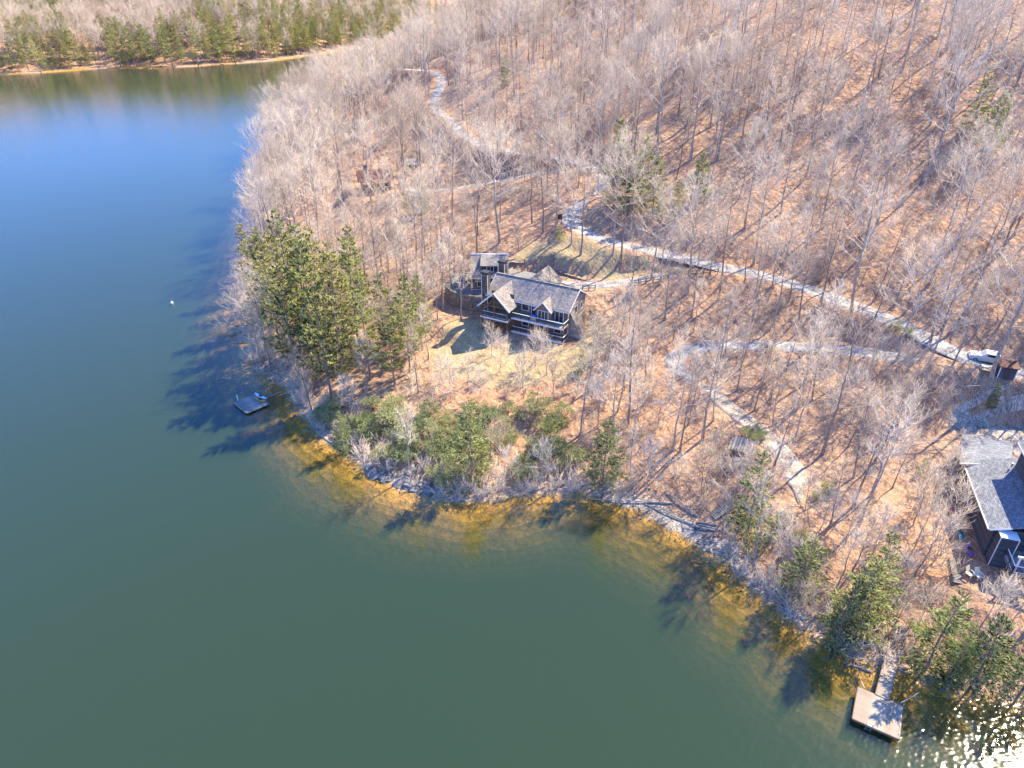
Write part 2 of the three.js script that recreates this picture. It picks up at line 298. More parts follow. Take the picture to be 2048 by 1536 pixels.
// ground colours: what lies there (leaf litter, sand, silt)
const LITTER = [0.63, 0.37, 0.20], LITTER2 = [0.56, 0.36, 0.215], SOIL = [0.33, 0.23, 0.165], SAND = [0.58, 0.44, 0.30], SILT = [0.55, 0.33, 0.06];
function groundColour(x, z, d, out) {
  const n = fbm(x * 0.05, z * 0.05, 4, 12), m = fbm(x * 0.22, z * 0.22, 4, 15), q = fbm(x * 0.5, z * 0.5, 3, 19);
  const k = smooth(0.35, 0.65, n), s = smooth(0.56, 0.72, m) * 0.55, b = 1 - smooth(1.2, 3.8, d + (q - 0.5) * 4), w = smooth(0.15, -0.6, d + (q - 0.5) * 1.5);
  for (let i = 0; i < 3; i++) { let c = lerp(LITTER[i], LITTER2[i], k); c = lerp(c, SOIL[i], s); c *= 0.88 + 0.3 * q; c = lerp(c, SAND[i] * (0.75 + 0.5 * m), b); c = lerp(c, SILT[i] * (0.7 + 0.6 * q), w); out[i] = c; }
  return out;
}
function sheet(x0, x1, z0, z1, step, colour, height) {
  const nx = Math.round((x1 - x0) / step), nz = Math.round((z1 - z0) / step), pos = [], uv = [], col = [], idx = [], c = [0, 0, 0];
  for (let j = 0; j <= nz; j++) for (let i = 0; i <= nx; i++) { const x = x0 + (x1 - x0) * i / nx, z = z0 + (z1 - z0) * j / nz; pos.push(x, height(x, z), z); uv.push(x / 17, z / 17); colour(x, z, c); col.push(c[0], c[1], c[2]); }
  for (let j = 0; j < nz; j++) for (let i = 0; i < nx; i++) { const a = j * (nx + 1) + i, b = a + nx + 1; idx.push(a, b, a + 1, b, b + 1, a + 1); }
  const g = new THREE.BufferGeometry(); g.setAttribute('position', new THREE.Float32BufferAttribute(pos, 3)); g.setAttribute('uv', new THREE.Float32BufferAttribute(uv, 2)); g.setAttribute('color', new THREE.Float32BufferAttribute(col, 3)); g.setIndex(idx); g.computeVertexNormals(); return g;
}
struct('ground', sheet(-128, 232, -340, -20, 1.3, (x, z, c) => groundColour(x, z, shoreD(x, z), c), ground), M.ground).userData.label = 'leaf-strewn hillside and shore sloping under the lake';
const farD = (x, z) => Math.max(signedDist(far, x, z), -40);
function farGround(x, z) {
  const a = signedDist(near, x, z), b = signedDist(far, x, z) + (fbm(x * 0.02, z * 0.02, 2, 70) - 0.5) * 10;
  if (z > -345 && x > -130) return -4;
  const lift = 0.34 + 0.22 * smooth(-420, -120, x), cap = lerp(34, 82, smooth(-430, -130, x)), up = Math.max(0, b - 16) * lift, m = b > 0 ? Math.min(2, b * 0.12) + cap * (1 - Math.exp(-up / cap)) : -3;
  return Math.max(a > 0 ? ground0(x, z, a) - 0.2 : -4, m + (b > 10 ? (fbm(x * 0.012, z * 0.012, 3, 71) - 0.5) * 16 * smooth(10, 120, b) : 0));
}
struct('far_hillside', sheet(-1000, 440, -1300, -338, 9, (x, z, c) => groundColour(x, z, Math.max(signedDist(far, x, z) - 3, signedDist(near, x, z)), c), farGround), M.ground).userData.label = 'wooded hillside across the lake';

// ------------------------------------------------------------------ the lake: a rippled surface over thin layers of turbid water
function flat(x0, x1, z0, z1, y, tile) { const g = new THREE.PlaneGeometry(x1 - x0, z1 - z0, 1, 1); g.rotateX(-Math.PI / 2); g.translate((x0 + x1) / 2, y, (z0 + z1) / 2); const p = g.attributes.position, uv = g.attributes.uv; for (let i = 0; i < p.count; i++) uv.setXY(i, p.getX(i) / tile, p.getZ(i) / tile); return g; }
const surface = new THREE.MeshPhysicalMaterial({ color: rgb(0.97, 0.93, 0.80), roughness: 0.06, transmission: 1, thickness: 0, ior: 1.45, bumpMap: waveTex, bumpScale: 0.032, side: THREE.DoubleSide });
struct('lake_water', flat(-1000, 120, -1000, 60, 0, 14), surface).userData.label = 'rippled green and blue lake';
const turbid = std(rgb(0.028, 0.068, 0.026), 1, { transparent: true, opacity: 0.24, depthWrite: false });
[-0.22, -0.42, -0.64, -0.88, -1.14, -1.42, -1.72, -2.05].forEach((y, i) => { const m = struct('lake_water', flat(-1000, 120, -1000, 60, y, 14), turbid); m.userData.label = 'green turbid layer of lake water'; });
struct('lake_water', flat(-1000, 120, -1000, 60, -2.4, 14), std(rgb(0.028, 0.068, 0.026), 1)).userData.label = 'deep green lake water';

// ------------------------------------------------------------------ roads, lawns, court
function ribbon(r, lift, tile) {
  const pos = [], uv = [], idx = []; let len = 0;
  const cols = [-0.5, -0.42, -0.25, 0, 0.25, 0.42, 0.5];
  r.pts.forEach((p, i) => {
    const a = r.pts[Math.max(0, i - 1)], b = r.pts[Math.min(r.pts.length - 1, i + 1)], t = V(b.x - a.x, 0, b.z - a.z).normalize(), s = V(-t.z, 0, t.x);
    if (i) len += p.distanceTo(r.pts[i - 1]);
    const w = r.w * smooth(-0.5, 3, Math.min(i, r.pts.length - 1 - i)) * (0.92 + 0.22 * fbm(len * 0.11, r.w, 3, 200)), sh = (fbm(len * 0.13, 4, 2, 203) - 0.5) * 0.9;
    cols.forEach((c, k) => { const edge = k === 0 || k === cols.length - 1, q = c * w + sh; pos.push(p.x + s.x * q, p.y + (edge ? -0.12 : lift + (Math.abs(c) > 0.2 && Math.abs(c) < 0.3 ? -0.03 : 0)), p.z + s.z * q); uv.push((p.x + s.x * q) / tile, (p.z + s.z * q) / tile); });
    if (i) for (let k = 0; k < cols.length - 1; k++) { const o = (i - 1) * cols.length + k, q = o + cols.length; idx.push(o, o + 1, q, o + 1, q + 1, q); }
  });
  const g = new THREE.BufferGeometry(); g.setAttribute('position', new THREE.Float32BufferAttribute(pos, 3)); g.setAttribute('uv', new THREE.Float32BufferAttribute(uv, 2)); g.setIndex(idx); g.computeVertexNormals(); return g;
}
roads.forEach((r, i) => { const m = struct(roadDefs[i][0], ribbon(r, 0.10 + i * 0.012, 6), i === 5 ? M.dirt : M.gravel); m.userData.label = ['pale gravel road curving up behind the gabled house', 'gravel road winding up the wooded ridge', 'gravel drive to the red-brown roofed cabin', 'gravel drive to the gabled house', 'gravel track leaving the road to a sharp bend in the woods', 'tan dirt track running down through the woods to the shore'][i]; });
// a patch of grass or sand draped a little above the ground
function patch(name, px, mat, lift, label, step = 1.0) {
  const poly = px.map(([x, y]) => hit(x, y)).map(p => [p.x, p.z]), xs = poly.map(p => p[0]), zs = poly.map(p => p[1]);
  const x0 = Math.min(...xs) - 2, x1 = Math.max(...xs) + 2, z0 = Math.min(...zs) - 2, z1 = Math.max(...zs) + 2, nx = Math.ceil((x1 - x0) / step), nz = Math.ceil((z1 - z0) / step), pos = [], uv = [], idx = [], id = {};
  const inside = (x, z) => signedDist(poly, x, z) + (fbm(x * 0.5, z * 0.5, 3, 90) - 0.5) * 3;
  const vert = (i, j) => id[i + ',' + j] ??= (() => { const x = x0 + i * step, z = z0 + j * step; pos.push(x, ground(x, z) + lift * clamp(inside(x, z) * 1.5, -0.6, 1), z); uv.push(x / 9, z / 9); return pos.length / 3 - 1; })();
  for (let j = 0; j < nz; j++) for (let i = 0; i < nx; i++) { if (inside(x0 + (i + 0.5) * step, z0 + (j + 0.5) * step) < -0.4) continue; const a = vert(i, j), b = vert(i + 1, j), c = vert(i, j + 1), d = vert(i + 1, j + 1); idx.push(a, c, b, c, d, b); }
  const g = new THREE.BufferGeometry(); g.setAttribute('position', new THREE.Float32BufferAttribute(pos, 3)); g.setAttribute('uv', new THREE.Float32BufferAttribute(uv, 2)); g.setIndex(idx); g.computeVertexNormals();
  const m = struct(name, g, mat); m.userData.label = label; lawnPolys.push(poly); return m;
}
const lawnPolys = [];
patch('lawn', [[1012, 520], [1060, 485], [1110, 470], [1160, 478], [1230, 500], [1300, 520], [1390, 540], [1300, 550], [1190, 562], [1120, 540], [1060, 528]], M.lawn, 0.10, 'straw-yellow lawn sloping up behind the gabled house');
patch('lawn', [[900, 640], [960, 640], [985, 690], [1080, 700], [1150, 690], [1180, 640], [1230, 645], [1225, 690], [1180, 740], [1090, 770], [960, 770], [870, 760], [860, 700]], M.lawn, 0.10, 'straw-yellow yard below the gabled house');
patch('beach', [[1190, 988], [1260, 986], [1330, 1006], [1400, 1048], [1460, 1105], [1445, 1118], [1380, 1078], [1310, 1040], [1240, 1006]], M.sand, 0.05, 'pale sandy beach strewn with driftwood', 0.7);
patch('bare_ground', [[1890, 830], [1935, 800], [2048, 790], [2120, 860], [2100, 920], [2020, 905], [1920, 868]], M.sand, 0.09, 'pale bare earth yard behind the slate-roofed house');

// ------------------------------------------------------------------ buildings
function windowAt(parent, w, h, x, y, z, ry = 0, bars = 1) {
  const f = new THREE.Shape([[-w / 2 - .1, -h / 2 - .1], [w / 2 + .1, -h / 2 - .1], [w / 2 + .1, h / 2 + .1], [-w / 2 - .1, h / 2 + .1]].map(p => new THREE.Vector2(...p)));
  for (let k = 0; k < bars; k++) { const a = -w / 2 + k * w / bars + (k ? 0.03 : 0), b = -w / 2 + (k + 1) * w / bars - (k < bars - 1 ? 0.03 : 0); f.holes.push(new THREE.Path([[a, -h / 2], [a, h / 2], [b, h / 2], [b, -h / 2]].map(p => new THREE.Vector2(...p)))); }
  const key = `win${w}|${h}|${bars}`, g = boxes[key] ??= new THREE.ExtrudeGeometry(f, { depth: 0.09, bevelEnabled: false });
  const m = mesh('window', g, M.trim, parent); m.position.set(x, y, z); m.rotation.y = ry;
  const p = mesh('pane', boxGeo(w, h, 0.03), M.glass, m); p.position.set(0, 0, 0.025);
  return m;
}
function railing(parent, a, b, h = 1, gap = 0.5) {                         // rails between two points with balusters
  const d = b.clone().sub(a), n = Math.max(1, Math.round(d.length() / 1.8)), L = d.length(), ry = Math.atan2(-d.z, d.x), g = [];
  const put = (w, hh, dd, t, y) => { const q = new THREE.BoxGeometry(w, hh, dd); q.rotateZ(Math.atan2(d.y, Math.hypot(d.x, d.z)) * (w > 0.5 ? 1 : 0)); q.rotateY(ry); const p = a.clone().addScaledVector(d, t); q.translate(p.x, p.y + y, p.z); g.push(q); };
  put(L, 0.07, 0.11, 0.5, h); put(L, 0.05, 0.06, 0.5, 0.12);
  const m1 = mesh('handrail', mergeGeometries(g), M.trim, parent); g.length = 0;
  for (let k = 0; k <= n; k++) put(0.1, h, 0.1, k / n, h / 2);
  for (let k = 1; k < Math.floor(L / gap * 3); k++) put(0.025, h - 0.16, 0.025, k / Math.floor(L / gap * 3), h / 2);
  mesh('baluster', mergeGeometries(g), M.rail, m1).userData.kind = 'stuff';
  return m1;
}
{ // the gabled main house: ridge along local x, front (local +z) towards the lake; local y = height above 8 m
  const t = thing('gabled_house', 'brown two-storey lake house with grey-brown shingle roof and timber porch gable', 'house', HOUSE, HTURN);
  const L = 16, RY = 8.2, D = 3.9;                                          // ridge height, half depth of the walls
  // walls in two storeys with gables
  box(t, 'basement_wall', M.siding, L - 0.6, 3, 2 * D - 0.4, L / 2, 1.3, 0);
  box(t, 'wall', M.siding, L - 0.4, 2.9, 2 * D, L / 2, 4.2, 0);
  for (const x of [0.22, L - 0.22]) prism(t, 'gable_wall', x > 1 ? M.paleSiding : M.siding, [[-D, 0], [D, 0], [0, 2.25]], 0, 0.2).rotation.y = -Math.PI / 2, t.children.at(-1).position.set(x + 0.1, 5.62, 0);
  const eY = 5.55;
  const roof = slab(t, 'roof', M.shingle, [V(-.4, RY, 0), V(L + .4, RY, 0), V(L + .4, eY, D + .55), V(-.4, eY, D + .55)].reverse(), 0.22);
  slab(t, 'roof', M.shingle, [V(-.4, RY, 0), V(L + .4, RY, 0), V(L + .4, eY, -D - .55), V(-.4, eY, -D - .55)], 0.22);
  box(roof, 'fascia', M.trim, L + .8, 0.2, 0.06, L / 2, eY - 0.17, D + .56);
  { const c = mesh('ridge_cap', boxGeo(L + .8, 0.1, 0.35), M.shingle, roof); c.position.set(L / 2, RY + 0.02, 0); }
  for (const s of [-1, 1]) for (const x of [-.42, L + .42]) { const b = box(roof, 'bargeboard', M.trim, 0.06, 0.24, Math.hypot(D + .55, RY - eY), x, (RY + eY) / 2 - 0.1, s * (D + .55) / 2, 0, s * Math.atan2(RY - eY, D + .55)); }
  for (const [x, y, z] of [[7.6, 7.1, 1.7], [10.3, 6.7, 2.3], [12.2, 7.2, 1.5]]) { const p = mesh('vent_pipe', new THREE.CylinderGeometry(0.09, 0.09, 0.9, 8), M.metal, roof); p.position.set(x, y + 0.2, z); }
  // porch cross gable, timber framed
  const a = 3.1, hw = 3.3, pA = 7.75, pE = 4.75, zf = 7.7, zb = 0.6;
  slab(t, 'porch_roof', M.shingle, [V(a, pA, zb), V(a, pA, zf), V(a + hw, pE, zf), V(a + hw, pE, 3.2)], 0.2);
  slab(t, 'porch_roof', M.shingle, [V(a, pA, zf), V(a, pA, zb), V(a - hw, pE, 3.2), V(a - hw, pE, zf)], 0.2);
  for (const s of [-1, 1]) box(t, 'bargeboard', M.trim, Math.hypot(hw, pA - pE), 0.26, 0.08, a + s * hw / 2, (pA + pE) / 2 - 0.14, zf + 0.04, 0, 0, -s * Math.atan2(pA - pE, hw));
  box(t, 'tie_beam', M.timber, 5.4, 0.26, 0.2, a, 5.0, zf - 0.35); box(t, 'king_post', M.timber, 0.22, 2.3, 0.2, a, 6.2, zf - 0.35);
  for (const s of [-1, 1]) box(t, 'brace', M.timber, 1.9, 0.16, 0.16, a + s * 0.75, 5.75, zf - 0.35, 0, 0, -s * 0.8);
  for (const x of [a - 2.6, a, a + 2.6]) box(t, 'porch_post', M.timber, 0.24, 2.4, 0.24, x, 3.9, zf - 0.4);
  for (const x of [a - 2.6, a + 2.6]) for (const z of [zf - 0.4, 5.4]) box(t, 'porch_post', M.timber, 0.24, 3, 0.24, x, 1.1, z);
  box(t, 'porch_floor', M.deck, 5.6, 0.25, 3.6, a, 2.62, 5.75); box(t, 'rim_board', M.trim, 5.7, 0.26, 0.06, a, 2.6, zf - 0.1); 
  railing(t, V(a - 2.7, 2.75, zf - 0.4), V(a + 2.7, 2.75, zf - 0.4)); railing(t, V(a - 2.7, 2.75, zf - 0.4), V(a - 2.7, 2.75, 4)); 
  box(t, 'porch_gable_wall', M.siding, 4.6, 2.6, 0.16, a, 5.2, 4.1);
  // long deck on two levels to the right of the porch
  for (const [y, nm] of [[2.85, 'deck'], [0.2, 'lower_deck']]) {
    const d = box(t, nm, M.deck, 10.2, 0.2, 2.2, 11, y, D + 1.1); box(d, 'rim_board', M.trim, 10.3, 0.28, 0.06, 0, 0, 1.14);
    railing(t, V(6, y + .1, D + 2.15), V(16.1, y + .1, D + 2.15)); railing(t, V(16.1, y + .1, D + 2.15), V(16.1, y + .1, D));
  }
  for (let x = 6.2; x < 16.3; x += 3.25) box(t, 'deck_post', M.timber, 0.2, 3.2, 0.2, x, 1.2, D + 2);
  // small gabled bay
  const bx = 11.7, bw = 1.75, bA = 6.9, bE = 5.1, bz = D + 1.5;
  slab(t, 'bay_roof', M.shingle, [V(bx, bA, 1.6), V(bx, bA, bz), V(bx + bw, bE, bz), V(bx + bw, bE, 3.2)], 0.16);
  slab(t, 'bay_roof', M.shingle, [V(bx, bA, bz), V(bx, bA, 1.6), V(bx - bw, bE, 3.2), V(bx - bw, bE, bz)], 0.16);
  for (const s of [-1, 1]) box(t, 'bargeboard', M.trim, Math.hypot(bw, bA - bE), 0.2, 0.07, bx + s * bw / 2, (bA + bE) / 2 - 0.1, bz + 0.04, 0, 0, -s * Math.atan2(bA - bE, bw));
  prism(t, 'bay_wall', M.siding, [[bx - 1.5, 2.95], [bx + 1.5, 2.95], [bx + 1.5, 5.15], [bx, 6.65], [bx - 1.5, 5.15]], D - 0.1, D + 1.2);
  windowAt(t, 1.9, 1.5, bx, 4.3, D + 1.21, 0, 3);
  windowAt(t, 1.3, 1.3, 7.6, 4.55, D + 0.01); windowAt(t, 1.0, 2.0, 9.4, 3.95, D + 0.01); windowAt(t, 1.5, 1.9, 14.3, 4.0, D + 0.01, 0, 2);
  windowAt(t, 1.2, 1.3, 7.5, 1.4, D - 0.19); windowAt(t, 1.8, 2.0, 10.3, 1.15, D - 0.19, 0, 2); windowAt(t, 1.2, 1.3, 14, 1.4, D - 0.19);
  windowAt(t, 1.0, 1.3, L - 0.05, 4.4, 0.6, Math.PI / 2); windowAt(t, 1.0, 1.3, L - 0.05, 4.4, -2.0, Math.PI / 2);
  // lean-to wall on the sunny gable end, and the entry gable behind the ridge
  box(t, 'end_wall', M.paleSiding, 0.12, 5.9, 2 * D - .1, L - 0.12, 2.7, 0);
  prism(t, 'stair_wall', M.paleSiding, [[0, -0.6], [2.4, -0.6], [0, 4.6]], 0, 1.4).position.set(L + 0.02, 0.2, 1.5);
  slab(t, 'stair_roof', M.shingle, [V(L, 4.9, 1.2), V(L, 4.9, 3.1), V(L + 2.6, -0.1, 3.1), V(L + 2.6, -0.1, 1.2)], 0.14);
  slab(t, 'entry_roof', M.shingle, [V(6.2, 8.0, -1), V(6.2, 8.0, -8.6), V(9.2, 5.4, -8.6), V(9.2, 5.4, -3.4)], 0.2);
  slab(t, 'entry_roof', M.shingle, [V(6.2, 8.0, -8.6), V(6.2, 8.0, -1), V(3.2, 5.4, -3.4), V(3.2, 5.4, -8.6)], 0.2);
  prism(t, 'entry_wall', M.siding, [[3.6, 2.9], [8.8, 2.9], [8.8, 5.5], [6.2, 7.75], [3.6, 5.5]], -8.2, -3.5);
  // chimneys
  for (const [x, z, w, top] of [[-0.75, 3.6, 1.25, 9.2], [-0.4, -2.2, 1.3, 9.4]]) {
    const c = box(t, 'chimney', M.siding, w, top + 0.3, w * 0.85, x, top / 2, z); box(c, 'chimney_cap', M.dark, w + 0.25, 0.35, w * 0.85 + 0.25, 0, top / 2 + 0.3, 0);
    for (const sx of [-1, 1]) box(c, 'corner_board', M.trim, 0.1, top, 0.08, sx * w / 2, 0, w * 0.43);
  }
  { const g = box(t, 'grill', M.metal, 1.1, 0.9, 0.6, 10.1, 3.4, D + 1.6); box(g, 'lid', M.blue, 1.0, 0.25, 0.5, 0, 0.56, 0); }
}
{ // the wing beside it, roof ridge square to the view, shed dormer
  const t = thing('garage_wing', 'tan-roofed guest wing with shed dormer behind the stone retaining wall', 'house', V(-4.4, 10.9, -128), 0);
  const W = 3.7, D = 4.5, R = 5.9, E = 3.0;
  box(t, 'wall', M.siding, 2 * W - .5, 3, 2 * D - .2, 0, 1.4, 0);
  for (const s of [-1, 1]) { const g = prism(t, 'gable_wall', M.siding, [[-D, 0], [D, 0], [0, R - E - 0.15]], -0.1, 0.1); g.rotation.y = -Math.PI / 2; g.position.set(s * (W - 0.35), E - 0.02, 0); }
  const r1 = slab(t, 'roof', M.shingle, [V(W, R, 0), V(-W, R, 0), V(-W, E, D + .5), V(W, E, D + .5)], 0.2);
  slab(t, 'roof', M.shingle, [V(-W, R, 0), V(W, R, 0), V(W, E, -D - .5), V(-W, E, -D - .5)], 0.2);
  box(r1, 'ridge_cap', M.trim, 2 * W, 0.1, 0.3, 0, R + 0.03, 0); box(r1, 'fascia', M.trim, 2 * W, 0.18, 0.06, 0, E - 0.12, D + .52);
  const dm = slab(t, 'dormer_roof', M.shingle, [V(1.8, R + 0.05, 0.1), V(-1.7, R + 0.05, 0.1), V(-1.7, 5.1, D - .3), V(1.8, 5.1, D - .3)], 0.16);
  box(t, 'dormer_wall', M.sidingBlue, 3.0, 2.4, D - 1.0, 0.05, 3.75, (D - 1.0) / 2 + 0.25);
  windowAt(t, 1.2, 0.9, 0.2, 4.3, D - 0.74, 0, 2); windowAt(t, 0.85, 0.95, -1.8, 1.5, D - 0.09); windowAt(t, 0.85, 0.95, 1.6, 1.5, D - 0.09);
  box(t, 'corner_board', M.trim, 0.12, 2.6, 0.12, -W + .25, 1.3, D - .1); box(t, 'sill_band', M.trim, 2 * W - .6, 0.14, 0.08, 0, 0.35, D - 0.06);
  // timber stair at its far end
  for (let k = 0; k < 7; k++) box(t, 'stair_tread', M.timber, 1.1, 0.06, 0.3, -W - 0.7, 0.25 + k * 0.35, 1.8 - k * 0.32);
  for (const s of [-.55, .55]) box(t, 'stringer', M.timber, 0.07, 0.28, 3.4, -W - 0.7 + s, 1.25, 0.85, 0, 0.83);
}
// court of the house and its curved stone walls
const blob = (() => { const out = []; for (let k = 0; k < 5; k++) { const r = rng(300 + k), g = new THREE.BoxGeometry(1, 1, 1, 2, 2, 2), p = g.attributes.position; const jit = {}; for (let i = 0; i < p.count; i++) { const key = [p.getX(i), p.getY(i), p.getZ(i)].map(v => v.toFixed(1)).join(); const q = jit[key] ??= [r(), r(), r()].map(v => (v - .5) * .2); const v = V(p.getX(i), p.getY(i), p.getZ(i)); const l = v.length(); v.multiplyScalar(1 - 0.42 * Math.max(0, l - 0.55)); p.setXYZ(i, v.x + q[0], v.y + q[1], v.z + q[2]); } g.computeVertexNormals(); out.push(g); } return out; })();
function stoneWall(name, label, pts, y0, y1, course, seed, sizeL) {
  const t = thing(name, label, 'stone wall', V(0, 0, 0)), r = rng(seed), c = new THREE.CatmullRomCurve3(pts.map(p => V(p[0], 0, p[1]))), L = c.getLength();
  const core = new Limbs(); { const n = 24, g = []; for (let i = 0; i < n; i++) { const a = c.getPointAt(i / n), b = c.getPointAt((i + 1) / n), d = b.clone().sub(a), q = new THREE.BoxGeometry(d.length() + .1, y1 - y0 + .4, 0.5); q.rotateY(Math.atan2(-d.z, d.x)); q.translate((a.x + b.x) / 2, (y0 + y1) / 2 - .2 - .1, (a.z + b.z) / 2); g.push(q); } mesh('mortar_core', mergeGeometries(g), M.stone[3], t); }
  const rows = Math.round((y1 - y0) / course);
  for (let k = 0; k < rows; k++) { let s = r() * 0.5; while (s < L - 0.2) { const w = sizeL * (0.6 + r() * 0.9), u = Math.min(0.999, (s + w / 2) / L), p = c.getPointAt(u), tn = c.getTangentAt(u); const m = mesh('stone', blob[Math.floor(r() * 5)], M.stone[Math.floor(r() * 4)], t); m.scale.set(w * 1.08, course * (1.0 + r() * 0.25), 0.75 + r() * 0.25); m.position.set(p.x, y0 + (k + 0.5) * course + (r() - .5) * 0.1, p.z); m.rotation.set((r() - .5) * .2, Math.atan2(-tn.z, tn.x), (r() - .5) * .25); s += w; } }
  return t;
}
const courtEdge = [[-9.5, -133.5], [-12.2, -130], [-12.9, -126.5], [-11.6, -123.6], [-9.2, -121.6], [-6.2, -120.4], [-3.6, -119.0]];
stoneWall('retaining_wall', 'curved brown boulder retaining wall below the guest wing', courtEdge, 8.2, 11.1, 0.58, 11, 0.95);
stoneWall('garden_wall', 'low curved stone wall cut into the lawn behind the gabled house', [[-0.4, -136], [3, -135.4], [6.3, -133.4], [10, -130.4], [13.2, -127.2], [16, -124.6]], 10.7, 12.3, 0.4, 13, 0.8);
{
  const pts = [...courtEdge, [2, -117.5], [13, -119], [17, -122], [13, -127], [6, -133], [0, -136]].map(p => new THREE.Vector2(p[0], -p[1]));
  const g = new THREE.ExtrudeGeometry(new THREE.Shape(pts), { depth: 0.35, bevelEnabled: false }); g.rotateX(-Math.PI / 2); g.translate(0, 10.72, 0);
  struct('courtyard', g, M.concrete).userData.label = 'pale paved court beside the gabled house';
  const f = thing('court_fence', 'dark metal fence along the top of the boulder retaining wall', 'fence'); const c = new THREE.CatmullRomCurve3(courtEdge.map(p => V(p[0] + 0.5, 11.08, p[1] - 0.35)));
  const n = 9; for (let k = 0; k < n; k++) { const a = c.getPointAt(k / n), b = c.getPointAt((k + 1) / n), d = b.clone().sub(a), ry = Math.atan2(-d.z, d.x); box(f, 'post', M.rail, 0.08, 1.1, 0.08, a.x, a.y + .55, a.z); for (const y of [0.3, 0.65, 1.0]) box(f, 'rail', M.rail, d.length(), 0.04, 0.04, (a.x + b.x) / 2, a.y + y, (a.z + b.z) / 2, ry); }
}
{ // slate-roofed house by the dock
  const EY = 4.4, o = V(55.2, 5, -59), e = V(4, 0, -12).normalize(), ry = Math.atan2(-e.z, e.x);   // local x runs from its lake end inland along the eave; local z towards the water side wall (left)
  const t = thing('lakeside_house', 'dark blue-grey shingled house with slate roofs beside kayaks', 'house', o, ry);
  // local frame: +x inland, +z to the eave side is negative here (house lies at -z... +z), resolved below
  const S = 1;                                                              // house body extends to local +z
  box(t, 'wall', M.sidingBlue, 12.2, 4.6, 11, 6.1, 2.1, S * 6);
  const main = slab(t, 'roof', M.shingleGrey, [V(-.5, EY, -.3), V(12.8, EY, -.3), V(12.8, EY + 2.6, S * 7), V(-.5, EY + 2.6, S * 7)], 0.2);
  box(main, 'gutter', M.trim, 13.3, 0.16, 0.1, 6.15, EY - 0.1, -.36); box(main, 'fascia', M.trim, 0.08, 0.2, 2.2, -.54, EY + .25, 0.8, 0, -0.34);
  box(t, 'upper_wall', M.sidingBlue, 9.5, 4.8, 7, 6.2, EY + 2.6, S * 8.0);
  slab(t, 'upper_roof', M.shingleGrey, [V(0.9, EY + 4.9, 4.0), V(11.6, EY + 4.9, 4.0), V(11.6, EY + 6.6, 8.4), V(0.9, EY + 6.6, 8.4)], 0.2);
  box(t, 'fascia', M.trim, 10.7, 0.2, 0.08, 6.25, EY + 4.78, 3.98);
  // inland ell
  const loc = (p) => p.clone().sub(o).applyAxisAngle(V(0, 1, 0), -ry), E1 = [at(1924, 868, 9.0), at(2026, 884, 9.0), at(2024, 930, 9.9), at(1920, 926, 9.9)].map(loc), mid = E1[0].clone().add(E1[1]).add(E1[2]).add(E1[3]).multiplyScalar(.25);
  const ell = slab(t, 'ell_roof', M.shingleGrey, E1, 0.2);
  const low = E1.map(p => p.clone().lerp(mid, .06).setY(0)); slab(t, 'ell_wall', M.sidingBlue, low.map(p => V(p.x, 3.75, p.z)), 4.2);
  for (const [a, b, m, nm] of [[E1[2], E1[3], M.trim, 'fascia'], [E1[0], E1[1], M.rail, 'gutter']]) { const d = b.clone().sub(a), c = a.clone().lerp(b, .5); box(ell, nm, m, d.length(), 0.2, 0.1, c.x, c.y - .1, c.z, Math.atan2(-d.z, d.x)); }
  // chimney box, porch and its glazed lower storey
  const ch = box(t, 'bay', M.sidingBlue, 1.4, 4.3, 1.8, -.9, 2.2, 1.6); box(ch, 'trim', M.trim, 0.08, 4.3, 0.08, -.7, 0, -.9); box(ch, 'trim', M.trim, 0.08, 4.3, 0.08, -.7, 0, .9); box(ch, 'cap', M.trim, 1.5, 0.08, 1.9, 0, 2.18, 0);
  const pd = box(t, 'porch_floor', M.greyWood, 4.2, 0.2, 9, -2.4, 1.9, 6.2); for (let k = 0; k < 4; k++) box(t, 'porch_post', M.trim, 0.14, 4.2, 0.14, -4.3, 2.0, 2 + k * 2.8);
  railing(t, V(-4.4, 2, 1.8), V(-4.4, 2, 10.6)); railing(t, V(-4.4, 2, 1.8), V(-1.7, 2, 1.8)); box(t, 'beam', M.trim, 0.16, 0.24, 9, -4.3, 4.2, 6.2);
  { const p = mesh('vent_pipe', new THREE.CylinderGeometry(0.1, 0.1, 0.6, 8), M.metal, t); p.position.set(10.6, EY + 2.1, 4); }
  // kayaks stored on edge along its water-side wall
}
function kayak(name, label, mat, pos, turn, L = 3.2, tilt = 0, group) {
  const pts = [], N = 12; const g = new THREE.SphereGeometry(1, 16, 10); const p = g.attributes.position;
  for (let i = 0; i < p.count; i++) { let x = p.getX(i), y = p.getY(i), z = p.getZ(i); const w = Math.pow(Math.max(0, 1 - x * x), 0.35) / Math.pow(Math.max(1e-6, 1 - x * x), 0.5); p.setXYZ(i, Math.sign(x) * Math.abs(x) ** 0.9 * L / 2, Math.max(-0.55, y * w * (y > 0 ? 0.7 : 0.9)) * 0.24 + 0.12 * x ** 4 + 0.16, z * Math.min(w, 1.3) * 0.33 * (1 - 0.35 * Math.abs(x))); }
  g.computeVertexNormals();
  const t = thing(name, label, 'kayak', pos, turn, group); t.rotation.x = tilt; mesh('hull', g, mat, t);
  const c = new THREE.TorusGeometry(0.26, 0.035, 6, 16); c.rotateX(Math.PI / 2); c.scale(1.7, 1, 0.9); const m = mesh('cockpit_rim', c, M.rubber, t); m.position.y = 0.31;
  const s = mesh('seat', new THREE.CylinderGeometry(0.3, 0.3, 0.03, 12), M.dark, t); s.scale.set(1.3, 1, 0.72); s.position.y = 0.315;
  return t;
}
